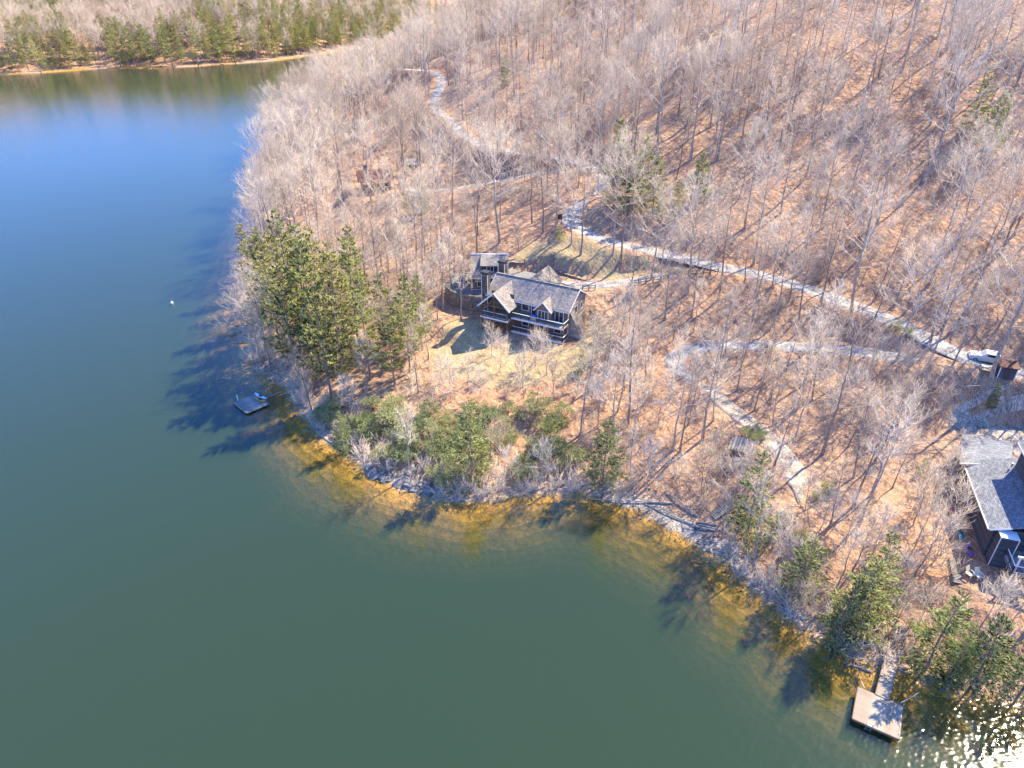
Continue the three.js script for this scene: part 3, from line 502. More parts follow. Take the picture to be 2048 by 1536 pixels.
{ const e = V(4, 0, -12).normalize(), ry = Math.atan2(-e.z, e.x); const spot = (a, b) => onGround(55.2 + e.x * a + e.z * b, -59 + e.z * a - e.x * b, 0.05);
  kayak('kayak', 'red kayak on the ground against the slate-roofed house wall', M.red, spot(6.2, 1.2), ry + 0.1, 2.9); kayak('kayak', 'teal kayak on the ground beside the slate-roofed house', M.teal, spot(3.2, 1.3), ry - 0.06, 3.3); kayak('kayak', 'purple kayak on the ground at the corner of the slate-roofed house', M.purple, spot(0.2, 0.9), ry, 2.4); }
function lawnChair(px, py, turn, label) {
  const t = thing('lawn_chair', label, 'chair', hit(px, py), turn, 'pale lawn chairs');
  for (let k = 0; k < 5; k++) box(t, 'back_slat', M.cream, 0.12, 0.85, 0.03, -0.28 + k * 0.14, 0.75, -0.38 - 0.0, 0, -0.35);
  for (let k = 0; k < 4; k++) box(t, 'seat_slat', M.cream, 0.66, 0.03, 0.12, 0, 0.36, -0.16 + k * 0.15, 0, 0.1);
  for (const s of [-1, 1]) { box(t, 'armrest', M.cream, 0.14, 0.03, 0.75, s * 0.4, 0.6, 0); box(t, 'leg', M.cream, 0.06, 0.6, 0.1, s * 0.38, 0.3, 0.34); box(t, 'leg', M.cream, 0.06, 0.5, 0.1, s * 0.38, 0.25, -0.36, 0, 0.35); }
}
lawnChair(1938, 1152, 0.5, 'pale slatted chair on the shaded yard, beside the plank walkway'); lawnChair(1955, 1156, 0.2, 'pale slatted chair on the shaded yard, below the porch');
{ const a = hit(1906, 1118), b = hit(1916, 1168), t = thing('plank_walkway', 'narrow grey plank walkway beside the shaded yard', 'walkway'), d = b.clone().sub(a), ry = Math.atan2(-d.z, d.x), n = 16;
  for (let k = 0; k < n; k++) { const p = a.clone().addScaledVector(d, (k + .5) / n); p.y = ground(p.x, p.z) + 0.12; box(t, 'plank', M.greyWood, d.length() / n * 0.86, 0.05, 1.0, p.x, p.y, p.z, ry); } for (const s of [-.4, .4]) { const p = a.clone().lerp(b, .5), n2 = V(-d.z, 0, d.x).normalize(); const m = box(t, 'bearer', M.timber, d.length(), 0.1, 0.08, p.x + n2.x * s, p.y + 0.03, p.z + n2.z * s, ry); m.rotation.order = 'YXZ'; m.rotation.z = Math.atan2(d.y, Math.hypot(d.x, d.z)); } }
{ // cabin half hidden by trees, and its outbuilding
  const p = at(752, 378, 11.3), t = thing('red_roofed_cabin', 'cabin with red-brown roof half hidden behind bare trees', 'house', p, 0.25);
  box(t, 'wall', M.timber, 8.4, 3.6, 6, 0, 1.7, 0); 
  for (const s of [-1, 1]) { const g = prism(t, 'gable_wall', M.timber, [[-3, 0], [3, 0], [0, 1.8]], -.1, .1); g.rotation.y = -Math.PI / 2; g.position.set(s * 4.05, 3.45, 0); }
  const rf = slab(t, 'roof', M.shingleRed, [V(5, 5.5, 0), V(-5, 5.5, 0), V(-5, 3.2, 3.8), V(5, 3.2, 3.8)], 0.18); slab(t, 'roof', M.shingleRed, [V(-5, 5.5, 0), V(5, 5.5, 0), V(5, 3.2, -3.8), V(-5, 3.2, -3.8)], 0.18);
  slab(t, 'porch_roof', M.shingleRed, [V(1.5, 4.4, 1.8), V(-3.5, 4.4, 1.8), V(-3.5, 2.9, 6), V(1.5, 2.9, 6)], 0.14); for (const x of [-3.2, -1, 1.2]) box(t, 'porch_post', M.timber, 0.18, 3.6, 0.18, x, 1.1, 5.8);
  windowAt(t, 1.2, 1.2, 3, 1.9, 3.01); windowAt(t, 1.2, 1.2, -3, 1.9, 3.01); box(rf, 'chimney', M.stone[3], 0.9, 2.2, 0.9, -2.4, 5.6, -0.8);
  const q = hit(818, 343), u = thing('outbuilding', 'small outbuilding with pale grey roof and red-brown lean-to', 'shed', q, 0.1);
  box(u, 'wall', M.timber, 3.6, 2.6, 3.2, 0, 1.2, 0); slab(u, 'roof', M.paleWood, [V(2.2, 3.4, -1.9), V(-2.2, 3.4, -1.9), V(-2.2, 2.5, 2), V(2.2, 2.5, 2)], 0.14); slab(u, 'lean_to_roof', M.shingleRed, [V(2.25, 3.3, -1.9), V(2.25, 2.5, 2), V(4.6, 2.0, 2), V(4.6, 2.6, -1.9)], 0.12); box(u, 'lean_to_post', M.timber, 0.15, 2.6, 0.15, 4.4, 0.8, 1.8); box(u, 'lean_to_post', M.timber, 0.15, 2.9, 0.15, 4.4, 0.8, -1.7); box(u, 'door', M.rust, 0.9, 1.9, 0.06, 0.2, 1.0, 1.62);
}
{ // shed, car, table at the end of the road
  const p = hit(2008, 752), t = thing('roadside_shed', 'small shed with rust-brown roof in tree shade beside the parked car', 'shed', p, -0.35);
  box(t, 'wall', M.sidingBlue, 2.2, 2.0, 1.7, 0, 0.9, 0); slab(t, 'roof', M.rust, [V(1.35, 2.25, -1.1), V(-1.35, 2.25, -1.1), V(-1.35, 1.95, 1.1), V(1.35, 1.95, 1.1)], 0.1); for (const s of [-1, 1]) box(t, 'corner_post', M.trim, 0.12, 2, 0.12, s * 1.1, 0.95, 0.86); box(t, 'door', M.dark, 0.8, 1.7, 0.05, 0, 0.85, 0.88);
  const q = hit(1968, 722), c = thing('parked_car', 'silver estate car parked in tree shade at the road end', 'car', q, -0.42);
  const prof = [[-2.2, .35], [-2.25, .75], [-2.1, 1.0], [-1.2, 1.08], [-0.75, 1.12], [-0.1, 1.6], [1.6, 1.62], [2.1, 1.1], [2.25, 1.0], [2.25, .35]];
  const s = new THREE.Shape(prof.map(v => new THREE.Vector2(...v))), g = new THREE.ExtrudeGeometry(s, { depth: 1.56, bevelEnabled: true, bevelSize: 0.08, bevelThickness: 0.1, bevelSegments: 2 }); g.translate(0, 0, -0.78); mesh('body', g, M.carPaint, c);
  const ws = box(c, 'windscreen', M.glass, 0.03, 0.75, 1.4, -0.5, 1.4, 0, 0, 0, -0.93); ws.position.x = -0.47; box(c, 'rear_window', M.glass, 0.03, 0.6, 1.35, 1.98, 1.37, 0, 0, 0, 0.76);
  for (const z of [-1, 1]) { box(c, 'side_window', M.glass, 1.5, 0.4, 0.02, 0.75, 1.38, z * 0.895); for (const x of [-1.4, 1.45]) { const w = mesh('wheel', new THREE.CylinderGeometry(0.34, 0.34, 0.22, 18), M.rubber, c); w.rotation.x = Math.PI / 2; w.position.set(x, 0.34, z * 0.82); const rm = mesh('rim', new THREE.CylinderGeometry(0.2, 0.2, 0.235, 12), M.metal, w); } box(c, 'headlight', M.white, 0.06, 0.16, 0.35, -2.3, 0.85, z * 0.6); box(c, 'tail_light', M.red, 0.05, 0.2, 0.25, 2.34, 0.95, z * 0.68); }
  const r = hit(1974, 741), k = thing('picnic_table', 'cream wooden picnic table beside the parked car', 'table', r, -0.4);
  for (let i = 0; i < 4; i++) box(k, 'top_board', M.cream, 1.8, 0.05, 0.19, 0, 0.75, -0.31 + i * 0.21); for (const z of [-.75, .75]) box(k, 'bench_board', M.cream, 1.8, 0.05, 0.26, 0, 0.45, z); for (const x of [-.6, .6]) { box(k, 'leg', M.cream, 0.08, 0.9, 0.09, x, 0.38, 0.3, 0, 0.5); box(k, 'leg', M.cream, 0.08, 0.9, 0.09, x, 0.38, -0.3, 0, -0.5); box(k, 'bench_bearer', M.cream, 0.06, 0.08, 1.6, x, 0.4, 0); }
}
{ const p = hit(1119, 447), t = thing('wooden_sign', 'brown wooden notice board on posts beside the road bend', 'sign', p, 0.3); for (const x of [-.45, .45]) box(t, 'post', M.timber, 0.1, 1.9, 0.1, x, 0.9, 0); box(t, 'board', M.rust, 1.0, 1.1, 0.08, 0, 1.5, 0.07); }
{ // split rail fences along the drive
  for (const [label, a, b, n] of [['low post fence at the mouth of the court', [1165, 581], [1190, 580], 3], ['post fence along the drive to the gabled house', [1262, 571], [1335, 560], 6], ['post fence at the fork of drive and road', [1362, 553], [1435, 548], 6]]) {
    const f = thing('post_fence', label, 'fence'), P = []; for (let k = 0; k < n; k++) { const q = hit(lerp(a[0], b[0], k / (n - 1)), lerp(a[1], b[1], k / (n - 1))); P.push(q); box(f, 'post', M.timber, 0.16, 1.2, 0.16, q.x, q.y + 0.5, q.z); }
    for (let k = 1; k < n; k++) { const d = P[k].clone().sub(P[k - 1]), m = P[k].clone().lerp(P[k - 1], .5); for (const y of [.45, .9]) { const q = box(f, 'rail', M.timber, d.length(), 0.09, 0.07, m.x, m.y + y, m.z); q.rotation.order = 'YXZ'; q.rotation.y = Math.atan2(-d.z, d.x); q.rotation.z = Math.atan2(d.y, Math.hypot(d.x, d.z)); } }
  }
}
// ------------------------------------------------------------------ docks and things on the water
function frameFrom(pTL, pTR, pBL, y) { const a = at(...pTL, y), b = at(...pTR, y), c = at(...pBL, y), ex = b.clone().sub(a), ez = c.clone().sub(a); return { c: a.clone().addScaledVector(ex, .5).addScaledVector(ez, .5), w: ex.length(), d: ez.length(), turn: Math.atan2(-ex.z, ex.x) }; }
{ // swimming dock: platform, gangway, stair
  const f = frameFrom([1718, 1375], [1808, 1413], [1703, 1436], 0.55), t = thing('boat_dock', 'square tan plank dock at the end of a gangway', 'dock', V(f.c.x, 0, f.c.z), f.turn), n = 36, r = rng(4);
  const tones = [0, 1, 2].map(k => { const m = M.deck.clone(); m.color.multiplyScalar(0.92 + k * 0.09); return m; });
  for (let k = 0; k < n; k++) box(t, 'plank', tones[Math.floor(r() * 3)], f.w, 0.045, f.d / n * 0.93, 0, 0.55, -f.d / 2 + (k + .5) * f.d / n);
  for (const s of [-1, 1]) { box(t, 'rim_board', M.timber, f.w, 0.25, 0.07, 0, 0.42, s * (f.d / 2 + .035)); box(t, 'rim_board', M.timber, 0.07, 0.25, f.d, s * (f.w / 2 + .035), 0.42, 0); for (const q of [-1, 1]) box(t, 'float', M.rubber, 1.2, 0.45, 1.2, s * (f.w / 2 - .9), 0.12, q * (f.d / 2 - .9)); }
  for (let k = 0; k < 4; k++) { const c = mesh('cleat', new THREE.CapsuleGeometry(0.05, 0.22, 3, 6), M.white, t); c.rotation.x = Math.PI / 2; c.position.set(f.w / 2 - .08, 0.63, -f.d / 2 + .4 + k * f.d / 4); }
  const lad = box(t, 'ladder', M.metal, 0.05, 1.3, 0.05, -f.w / 2 + 1.3, 0.5, f.d / 2 + .1); box(lad, 'ladder_rail', M.metal, 0.05, 1.3, 0.05, 0.45, 0, 0); for (let k = 0; k < 3; k++) box(lad, 'rung', M.metal, 0.45, 0.04, 0.06, 0.22, -.4 + k * .35, 0);
  const A = at(1764, 1395, 0.6), Bp = at(1788, 1300, 1.1), d = Bp.clone().sub(A), L = Math.hypot(d.x, d.z), gw = thing('gangway', 'narrow plank gangway leading from shore to the square dock', 'gangway', A, Math.atan2(-d.z, d.x)); gw.rotation.order = 'YXZ'; gw.rotation.z = Math.atan2(d.y, L);
  for (let k = 0; k < 40; k++) box(gw, 'plank', tones[Math.floor(r() * 3)], L / 40 * 0.92, 0.04, 1.25, (k + .5) * L / 40, 0.03, 0); for (const s of [-1, 1]) box(gw, 'side_beam', M.timber, L, 0.18, 0.07, L / 2, -0.05, s * 0.66);
  const st = thing('shore_stair', 'timber stair rising from the gangway up the shaded bank', 'stairs', Bp, Math.atan2(-d.z, d.x)); for (let k = 0; k < 8; k++) box(st, 'tread', M.greyWood, 0.3, 0.06, 1.2, 0.2 + k * 0.34, 0.08 + k * 0.17, 0); for (const s of [-1, 1]) { box(st, 'stringer', M.timber, 3.1, 0.26, 0.06, 1.4, 0.62, s * 0.63, 0, 0, 0.464); } box(st, 'handrail', M.paleWood, 3.2, 0.08, 0.06, 1.4, 1.55, 0.66, 0, 0, 0.464); for (const x of [0.1, 1.4, 2.7]) box(st, 'rail_post', M.timber, 0.08, 1.5, 0.08, x, 0.75 + x * .5, 0.7);
  for (const [p, q, lb] of [[[1729, 1376], [1717, 1344], 'pale mooring rope from the dock to a pine root on the bank'], [[1800, 1406], [1838, 1385], 'pale mooring rope from the dock corner across the shallows']]) { const a = at(...p, 0.6), b = at(...q, 0.3), l = new Limbs(), m = a.clone().lerp(b, .5); m.y -= 0.12; l.tube([a, m, b], [.025, .025, .025], 5); tag(mesh('mooring_rope', l.geo(), M.rope), lb, 'rope'); }
}
{ // floating raft with two kayaks
  const f = frameFrom([468, 805], [512, 787], [492, 826], 0.35), t = thing('swim_raft', 'weathered grey plank raft moored off the sandy shore', 'raft', V(f.c.x, 0, f.c.z), f.turn), n = 26, r = rng(8), tones = [0, 1, 2].map(k => { const m = M.paleWood.clone(); m.color.multiplyScalar(0.9 + k * 0.2); return m; });
  for (let k = 0; k < n; k++) box(t, 'plank', tones[Math.floor(r() * 3)], f.w, 0.045, f.d / n * 0.9, 0, 0.36, -f.d / 2 + (k + .5) * f.d / n);
  for (const s of [-1, 1]) { box(t, 'rim_board', M.paleWood, f.w, 0.22, 0.07, 0, 0.25, s * (f.d / 2 + .035)); box(t, 'rim_board', M.paleWood, 0.07, 0.22, f.d, s * (f.w / 2 + .035), 0.25, 0); for (const q of [-1, 1]) box(t, 'float', M.rubber, 1, 0.4, 1, s * (f.w / 2 - .6), 0.1, q * (f.d / 2 - .6)); }
  const c = at(522, 794, 0.4); kayak('kayak', 'white kayak lying on the grey raft beside an orange one', M.white, V(c.x, 0.38, c.z), -0.62, 3.3); const o = at(521, 801, 0.4); kayak('kayak', 'orange kayak lying on the grey raft beside a white one', M.orange, V(o.x, 0.38, o.z), -0.5, 2.4);
  const p = at(476, 800, 0.3), m = mesh('mooring_post', new THREE.CylinderGeometry(0.09, 0.09, 1.9, 10), M.white); m.position.set(p.x, 0.35, p.z); tag(m, 'white post standing at the corner of the grey raft', 'post');
}
{ const p = at(344, 607, 0), t = thing('buoy', 'small white buoy floating alone on the open lake', 'buoy', p); const b = mesh('float', new THREE.SphereGeometry(0.32, 14, 10), M.white, t); b.position.y = 0.15; const m = mesh('mast', new THREE.CylinderGeometry(0.05, 0.05, 0.6, 8), M.orange, t); m.position.y = 0.6; }
// ------------------------------------------------------------------ timber, stone and brush on the shore
function logThing(name, label, category, p0, p1, r0, r1, mat, stubs = 3, group, seed = 1) {
  const r = rng(seed), l = new Limbs(), n = 6, pts = [], rad = []; for (let k = 0; k <= n; k++) { const p = p0.clone().lerp(p1, k / n); p.y += (r() - .5) * r0; p.x += (r() - .5) * r0 * 1.2; pts.push(p); rad.push(lerp(r0, r1, k / n)); } l.tube(pts, rad, 8);
  for (let k = 0; k < stubs; k++) { const i = 1 + Math.floor(r() * (n - 1)), d = V(r() - .5, r() * .9, r() - .5).normalize().multiplyScalar(.6 + r() * 1.4); l.tube([pts[i], pts[i].clone().add(d)], [rad[i] * .45, .015], 5); }
  return tag(mesh(name, l.geo(), mat), label, category, group);
}
{
  const L = [[[1376, 1124], [1402, 1134], 'dark log lying in the amber shallows', M.timber], [[1290, 1010], [1405, 1060], 'pale driftwood trunk along the sandy beach', M.deadwood], [[1180, 1000], [1345, 1008], 'long bleached trunk across the head of the beach', M.deadwood], [[1335, 985], [1395, 1035], 'grey fallen sapling leaning from the bank to the beach', M.deadwood], [[455, 690], [500, 684], 'weathered log jutting from the peninsula shore into the lake', M.deadwood], [[470, 655], [520, 650], 'dark log jutting from the shore beside the fallen white tree', M.timber], [[520, 812], [560, 786], 'bleached log on the sand beside the raft', M.deadwood], [[485, 727], [530, 718], 'short log half in water above the raft', M.timber], [[560, 795], [600, 776], 'grey log at the foot of the pine bank', M.deadwood], [[1700, 1330], [1742, 1345], 'thin driftwood branch beside the gangway', M.deadwood], [[640, 872], [690, 905], 'bleached log along the curved shore below the laurels', M.deadwood], [[1560, 1215], [1610, 1240], 'grey log on the narrow shaded beach', M.deadwood]];
  L.forEach(([a, b, label, m], i) => { const p = hit(...a), q = hit(...b); p.y = Math.max(p.y, -0.1) + .15; q.y = Math.max(q.y, -.1) + .18; logThing('driftwood_log', label, 'log', q, p, 0.14, 0.06, m, 5, 'driftwood along the shore', 500 + i); });
  const pile = hit(1412, 1056); const t = thing('beam_stack', 'pale weathered dock beams stacked on the beach', 'beams', pile, -0.35); for (let k = 0; k < 4; k++) box(t, 'beam', M.paleWood, 2.6, 0.2, 0.22, (k % 2) * 0.2, 0.2 + (k > 2 ? 0.2 : 0), -0.5 + (k % 3) * 0.42, (k - 1) * 0.05);
  const s0 = hit(1428, 1035), s1 = hit(1458, 1014), d = s1.clone().sub(s0), sr = thing('beach_stair', 'short timber stair from the beach up the bank', 'stairs', s0, Math.atan2(-d.z, d.x)), n = 9, run = Math.hypot(d.x, d.z); for (let k = 0; k < n; k++) box(sr, 'tread', M.paleWood, 0.22, 0.07, 1.1, k * run / n, 0.12 + k * d.y / n, 0); for (const s of [-1, 1]) box(sr, 'stringer', M.timber, Math.hypot(run, d.y), 0.2, 0.07, run / 2, d.y / 2 + .02, s * 0.5, 0, 0, Math.atan2(d.y, run));
  const lp = hit(1482, 910), lt = thing('lean_to', 'open lean-to with weathered plank roof beside the track', 'shelter', lp, -0.5); for (let k = 0; k < 9; k++) box(lt, 'roof_plank', [M.greyWood, M.paleWood][k % 2], 0.36, 0.05, 2.6, -1.6 + k * 0.4, 1.75, 0, 0, 0.3); for (const x of [-1.6, 1.6]) { box(lt, 'post', M.timber, 0.12, 1.6, 0.12, x, 0.65, 1.0); box(lt, 'post', M.timber, 0.12, 2.3, 0.12, x, 1.0, -1.0); } box(lt, 'back_wall', M.timber, 3.2, 1.5, 0.06, 0, 0.9, -1.05); box(lt, 'beam', M.timber, 3.4, 0.12, 0.1, 0, 1.42, 1.0);
  const bl = hit(1473, 925); const bb = thing('storage_tub', 'blue plastic tub in front of the lean-to', 'tub', bl); { const b = mesh('tub', new THREE.CylinderGeometry(0.42, 0.34, 0.6, 14), M.blue, bb); b.position.y = 0.3; const l = mesh('lid', new THREE.CylinderGeometry(0.45, 0.45, 0.06, 14), M.white, bb); l.position.y = 0.63; }
}
// brush pile and the fallen white tree in the lake
function branchSpray(l, p, dir, len, rad, depth, r) {
  const n = 4, pts = [p.clone()], radii = [rad]; let q = p.clone(), d = dir.clone().normalize();
  for (let k = 1; k <= n; k++) { d.add(V(r() - .5, r() * .5 - .2, r() - .5).multiplyScalar(.3)).normalize(); q = q.clone().addScaledVector(d, len / n); pts.push(q); radii.push(lerp(rad, rad * .3, k / n)); }
  l.tube(pts, radii, depth > 1 ? 6 : 3);
  if (depth) for (let k = 0; k < 7; k++) { const i = 1 + Math.floor(r() * n), e = d.clone().add(V(r() - .5, r() - .35, r() - .5).multiplyScalar(1.9)).normalize(); if (depth > 1) branchSpray(l, pts[i], e, len * (.3 + r() * .25), radii[i] * .6, depth - 1, r); else l.twig(pts[i], pts[i].clone().addScaledVector(e, len * (.3 + r() * .4)), 0.02); }
}
{ const l = new Limbs(), r = rng(91), a = hit(500, 655), b = at(448, 640, 1.8); a.y = .4; branchSpray(l, a, b.clone().sub(a), a.distanceTo(b), 0.2, 3, r); const t = tag(mesh('fallen_tree', l.geo(), M.deadwood), 'bleached dead tree fallen from the bank out over the lake', 'dead tree');
  const bp = new Limbs(); const c = hit(1455, 938); for (let k = 0; k < 40; k++) { const an = r() * 6.28, p = V(c.x + (r() - .5) * 4, c.y + .1 + r() * .8, c.z + (r() - .5) * 2); branchSpray(bp, p, V(Math.cos(an), (r() - .4) * .5, Math.sin(an) * .5), 1.5 + r() * 2, 0.04, 1, r); } tag(mesh('brush_pile', bp.geo(), M.deadwood), 'heap of cut grey branches below the lean-to', 'brush pile'); }
// stones set as steps beside the track, and boulders on the shore
{ const r = rng(61); for (let k = 0; k < 9; k++) { const p = hit(1562 + k * 3.6 + r() * 4, 1042 + k * 6), m = mesh('stepping_stone', blob[k % 5], M.stone[k % 2]); m.position.copy(p).y += .1; m.scale.set(.9 + r() * .3, .35, .55 + r() * .2); m.rotation.y = r() * 3; tag(m, 'flat tan stone in the steps below the gravel track', 'stone', 'stone steps below the track'); }
  for (let k = 0; k < 34; k++) { const u = k / 34, px = lerp(735, 880, u) + (r() - .5) * 14, py = lerp(935, 982, Math.sqrt(u)) + (r() - .5) * 14, p = hit(px, py), s = .4 + r() * .9, m = mesh('shore_boulder', blob[k % 5], k % 3 ? M.rock : M.stone[3]); m.position.copy(p); m.scale.set(s * 1.3, s * .7, s); m.rotation.set(r() * .4, r() * 3, r() * .4); tag(m, 'grey boulder on the shaded shore below the evergreen shrubs', 'boulder', 'boulders on the shaded shore'); }
  const geo = blob[0], N = 1500, im = new THREE.InstancedMesh(geo, M.rock, N), mt = new THREE.Matrix4(), q = new THREE.Quaternion(); let n = 0, guard = 0;
  while (n < N && guard++ < 60000) { const seg = 2 + Math.floor(r() * (shorePx.length - 4)), a = near[seg], b = near[seg + 1], u = r(), x = lerp(a[0], b[0], u) + (r() - .5) * 7, z = lerp(a[1], b[1], u) + (r() - .5) * 7, d = shoreD(x, z); if (d < -2.2 || d > 4.5) continue; const s = .07 + r() * r() * .3; q.setFromEuler(new THREE.Euler(r() * 3, r() * 3, r() * 3)); mt.compose(V(x, ground(x, z) + s * .1, z), q, V(s * 1.3, s * .8, s)); im.setMatrixAt(n, mt); im.setColorAt(n, rgb(.6 + r() * .6, .55 + r() * .55, .5 + r() * .5)); n++; }
  im.count = n; im.name = 'shore_stones'; im.userData = { kind: 'stuff', label: 'small stones and pebbles along the waterline', category: 'stones' }; scene.add(im); }

// ------------------------------------------------------------------ trees
function bareTree(seed, H, spread = 1, low = 0.42, tert = 6, fine = 2) {
  const r = rng(seed), tr = new Limbs(), cr = new Limbs(), n = 9, pts = [], rad = [], R = H * 0.0105 * (0.85 + r() * .4); let x = 0, z = 0, lx = (r() - .5) * .09, lz = (r() - .5) * .09;
  for (let k = 0; k <= n; k++) { const u = k / n; pts.push(V(x, u * H * 0.9 - (k ? 0 : .5), z)); rad.push(Math.max(0.03, R * (1 - u) ** 0.75 + (k ? 0 : R * .5))); x += lx * H / n + (r() - .5) * .35; z += lz * H / n + (r() - .5) * .35; }
  tr.tube(pts, rad, 7);
  const trunkAt = u => { const f = u * n, i = Math.min(n - 1, Math.floor(f)); return [pts[i].clone().lerp(pts[i + 1], f - i), lerp(rad[i], rad[i + 1], f - i)]; };
  const limbs = 12 + Math.floor(r() * 5); let az = r() * 6.28;
  for (let k = 0; k < limbs; k++) {
    const u = low + (0.99 - low) * Math.pow((k + r() * .7) / limbs, 0.9); const [p, pr] = trunkAt(Math.min(.995, u)); az += 2.4 + (r() - .5) * .9;
    const len = spread * H * (0.37 - 0.17 * (u - low) / (1 - low)) * (.75 + r() * .5) * lerp(.62, 1, smooth(0, .3, (u - low) / (1 - low))), el = lerp(.18, 1.05, (u - low) / (1 - low)) + (r() - .5) * .3;
    let d = V(Math.cos(az) * Math.cos(el), Math.sin(el), Math.sin(az) * Math.cos(el)), q = p.clone(); const lp = [q.clone()], lr = [Math.min(pr * .6, .015 * len + .02)], seg = 4;
    for (let s = 1; s <= seg; s++) { d.add(V((r() - .5) * .5, .11 + (r() - .5) * .3, (r() - .5) * .5)).normalize(); q = q.clone().addScaledVector(d, len / seg); lp.push(q); lr.push(lr[0] * (1 - s / seg * .8)); }
    cr.tube(lp, lr, 4);
    const sec = 6 + Math.floor(r() * 3);
    for (let s = 0; s < sec; s++) {
      const f = .3 + .7 * (s + r() * .6) / sec, i = Math.min(seg - 1, Math.floor(f * seg)), b = lp[i].clone().lerp(lp[i + 1], f * seg - i), dir = lp[i + 1].clone().sub(lp[i]).normalize().add(V(r() - .5, r() - .4, r() - .5).multiplyScalar(1.9)).normalize(), sl = len * (.28 + r() * .28) * (1.15 - .4 * f);
      const m = b.clone().addScaledVector(dir, sl * .55).add(V(0, .08 * sl, 0)), e = m.clone().addScaledVector(dir.clone().add(V((r() - .5) * .6, .3, (r() - .5) * .6)).normalize(), sl * .5);
      cr.tube([b, m, e], [.046, .03, .012], 3);
      for (let t = 0; t < tert; t++) {
        const g = .25 + .75 * (t + r()) / tert, a = g < .55 ? b.clone().lerp(m, g / .55) : m.clone().lerp(e, (g - .55) / .45), td = dir.clone().add(V(r() - .5, r() - .38, r() - .5).multiplyScalar(2.0)).normalize(), tl = .7 + r() * .9, te = a.clone().addScaledVector(td, tl);
        cr.twig(a, te, .0155);
        for (let w = 0; w < fine; w++) { const h = a.clone().lerp(te, .3 + r() * .6); cr.twig(h, h.clone().addScaledVector(td.clone().add(V(r() - .5, r() - .2, r() - .5).multiplyScalar(1.5)).normalize(), .35 + r() * .55), .0105); }
      }
    }
  }
  return { trunk: tr.geo(), crown: cr.geo(), H };
}
function tuft(l, p, d, s, r) {                                             // a spray of needles: three narrow faces
  for (let k = 0; k < 3; k++) { const e = d.clone().add(V(r() - .5, r() * .7 - .2, r() - .5).multiplyScalar(1.5)).normalize(), w = V(r() - .5, (r() - .5) * .5, r() - .5).cross(e).normalize().multiplyScalar(s * (.07 + r() * .06)), b = p.clone().addScaledVector(e, s * (.8 + r() * .5)); l.tri(p.clone().sub(w), p.clone().add(w), b.clone().addScaledVector(w, .6)); l.tri(p.clone().sub(w), b.clone().addScaledVector(w, .6), b.clone().addScaledVector(w, -.6)); }
}
function pine(seed, H, base, wide, droop, step, tuftSize, dens) {
  const r = rng(seed), tr = new Limbs(), cr = new Limbs(), n = 8, pts = [], rad = [], R = H * .012; let x = 0, z = 0; for (let k = 0; k <= n; k++) { const u = k / n; pts.push(V(x, u * H - (k ? 0 : .5), z)); rad.push(Math.max(.02, R * (1 - u * .95))); x += (r() - .5) * .3; z += (r() - .5) * .3; } tr.tube(pts, rad, 7);
  const at2 = y => { const f = clamp(y / H) * n, i = Math.min(n - 1, Math.floor(f)); return pts[i].clone().lerp(pts[i + 1], f - i); };
  let az = r() * 6;
  for (let y = H * base; y < H * .99; y += step * (.7 + r() * .6)) {
    const u = (y - H * base) / (H * (1 - base)), len0 = wide * (Math.pow(1 - u, .75) * .92 + .08) * (u < .12 ? .6 + u * 3.3 : 1), br = 3 + Math.floor(r() * 3);
    for (let b = 0; b < br; b++) {
      if (r() < .22) continue; az += 6.28 / br + (r() - .5) * .8; const len = len0 * (.55 + r() * .65), el = lerp(-droop, .45, u) + (r() - .5) * .3, d = V(Math.cos(az) * Math.cos(el), Math.sin(el), Math.sin(az) * Math.cos(el)), p = at2(y), m = p.clone().addScaledVector(d, len * .55), e = m.clone().addScaledVector(d.clone().add(V(0, .25, 0)).normalize(), len * .45);
      tr.tube([p, m, e], [.05, .03, .01], 3);
      const nt = Math.ceil(len * dens); const side = V(-d.z, 0, d.x).normalize();
      for (let t = 0; t < nt; t++) { const f = .22 + .78 * (t + r()) / nt, q = f < .55 ? p.clone().lerp(m, f / .55) : m.clone().lerp(e, (f - .55) / .45), off = (r() - .5) * len * .62 * (1.15 - f * .75); q.addScaledVector(side, off); q.y += (r() - .5) * .25 - droop * Math.abs(off) * .35; tuft(cr, q, d.clone().multiplyScalar(.8).addScaledVector(side, off * .5).add(V(0, .25 - droop, 0)).normalize(), tuftSize * (.7 + r() * .6), r); }
    }
  }
  return { trunk: tr.geo(), crown: cr.geo(), H };
}
function shrub(seed, R, H, leaves, leaf) {
  const r = rng(seed), st = new Limbs(), cr = new Limbs(), lobes = []; for (let k = 0; k < 14; k++) lobes.push([V((r() - .5) * R * 1.3, H * (.35 + r() * .45), (r() - .5) * R * 1.3), R * (.16 + r() * .26)]);
  for (const [c] of lobes) st.tube([V((r() - .5) * .4, -.3, (r() - .5) * .4), c.clone().multiplyScalar(.5), c], [.06, .045, .02], 4);
  for (let k = 0; k < leaves; k++) { const [c, s] = lobes[Math.floor(r() * lobes.length)], d = V(r() - .5, r() - .35, r() - .5).normalize(), p = c.clone().addScaledVector(d, s * (.55 + .5 * r())), t = d.clone().add(V(r() - .5, r() * .6, r() - .5).multiplyScalar(1.2)).normalize(), w = t.clone().cross(V(r() - .5, 1, r() - .5)).normalize().multiplyScalar(leaf * .3); const e = p.clone().addScaledVector(t, leaf), m = p.clone().addScaledVector(t, leaf * .5); cr.tri(p, m.clone().add(w), e); cr.tri(p, e, m.clone().sub(w)); }
  return { trunk: st.geo(), crown: cr.geo(), H };
}
const BARE = [0, 1, 2, 3, 4, 5, 6, 7].map(k => bareTree(1000 + k, 17 + (k % 4) * 1.8, [1.2, 1.05, 1.3, 1.1][k % 4], [.4, .46, .34, .48][k % 4]));
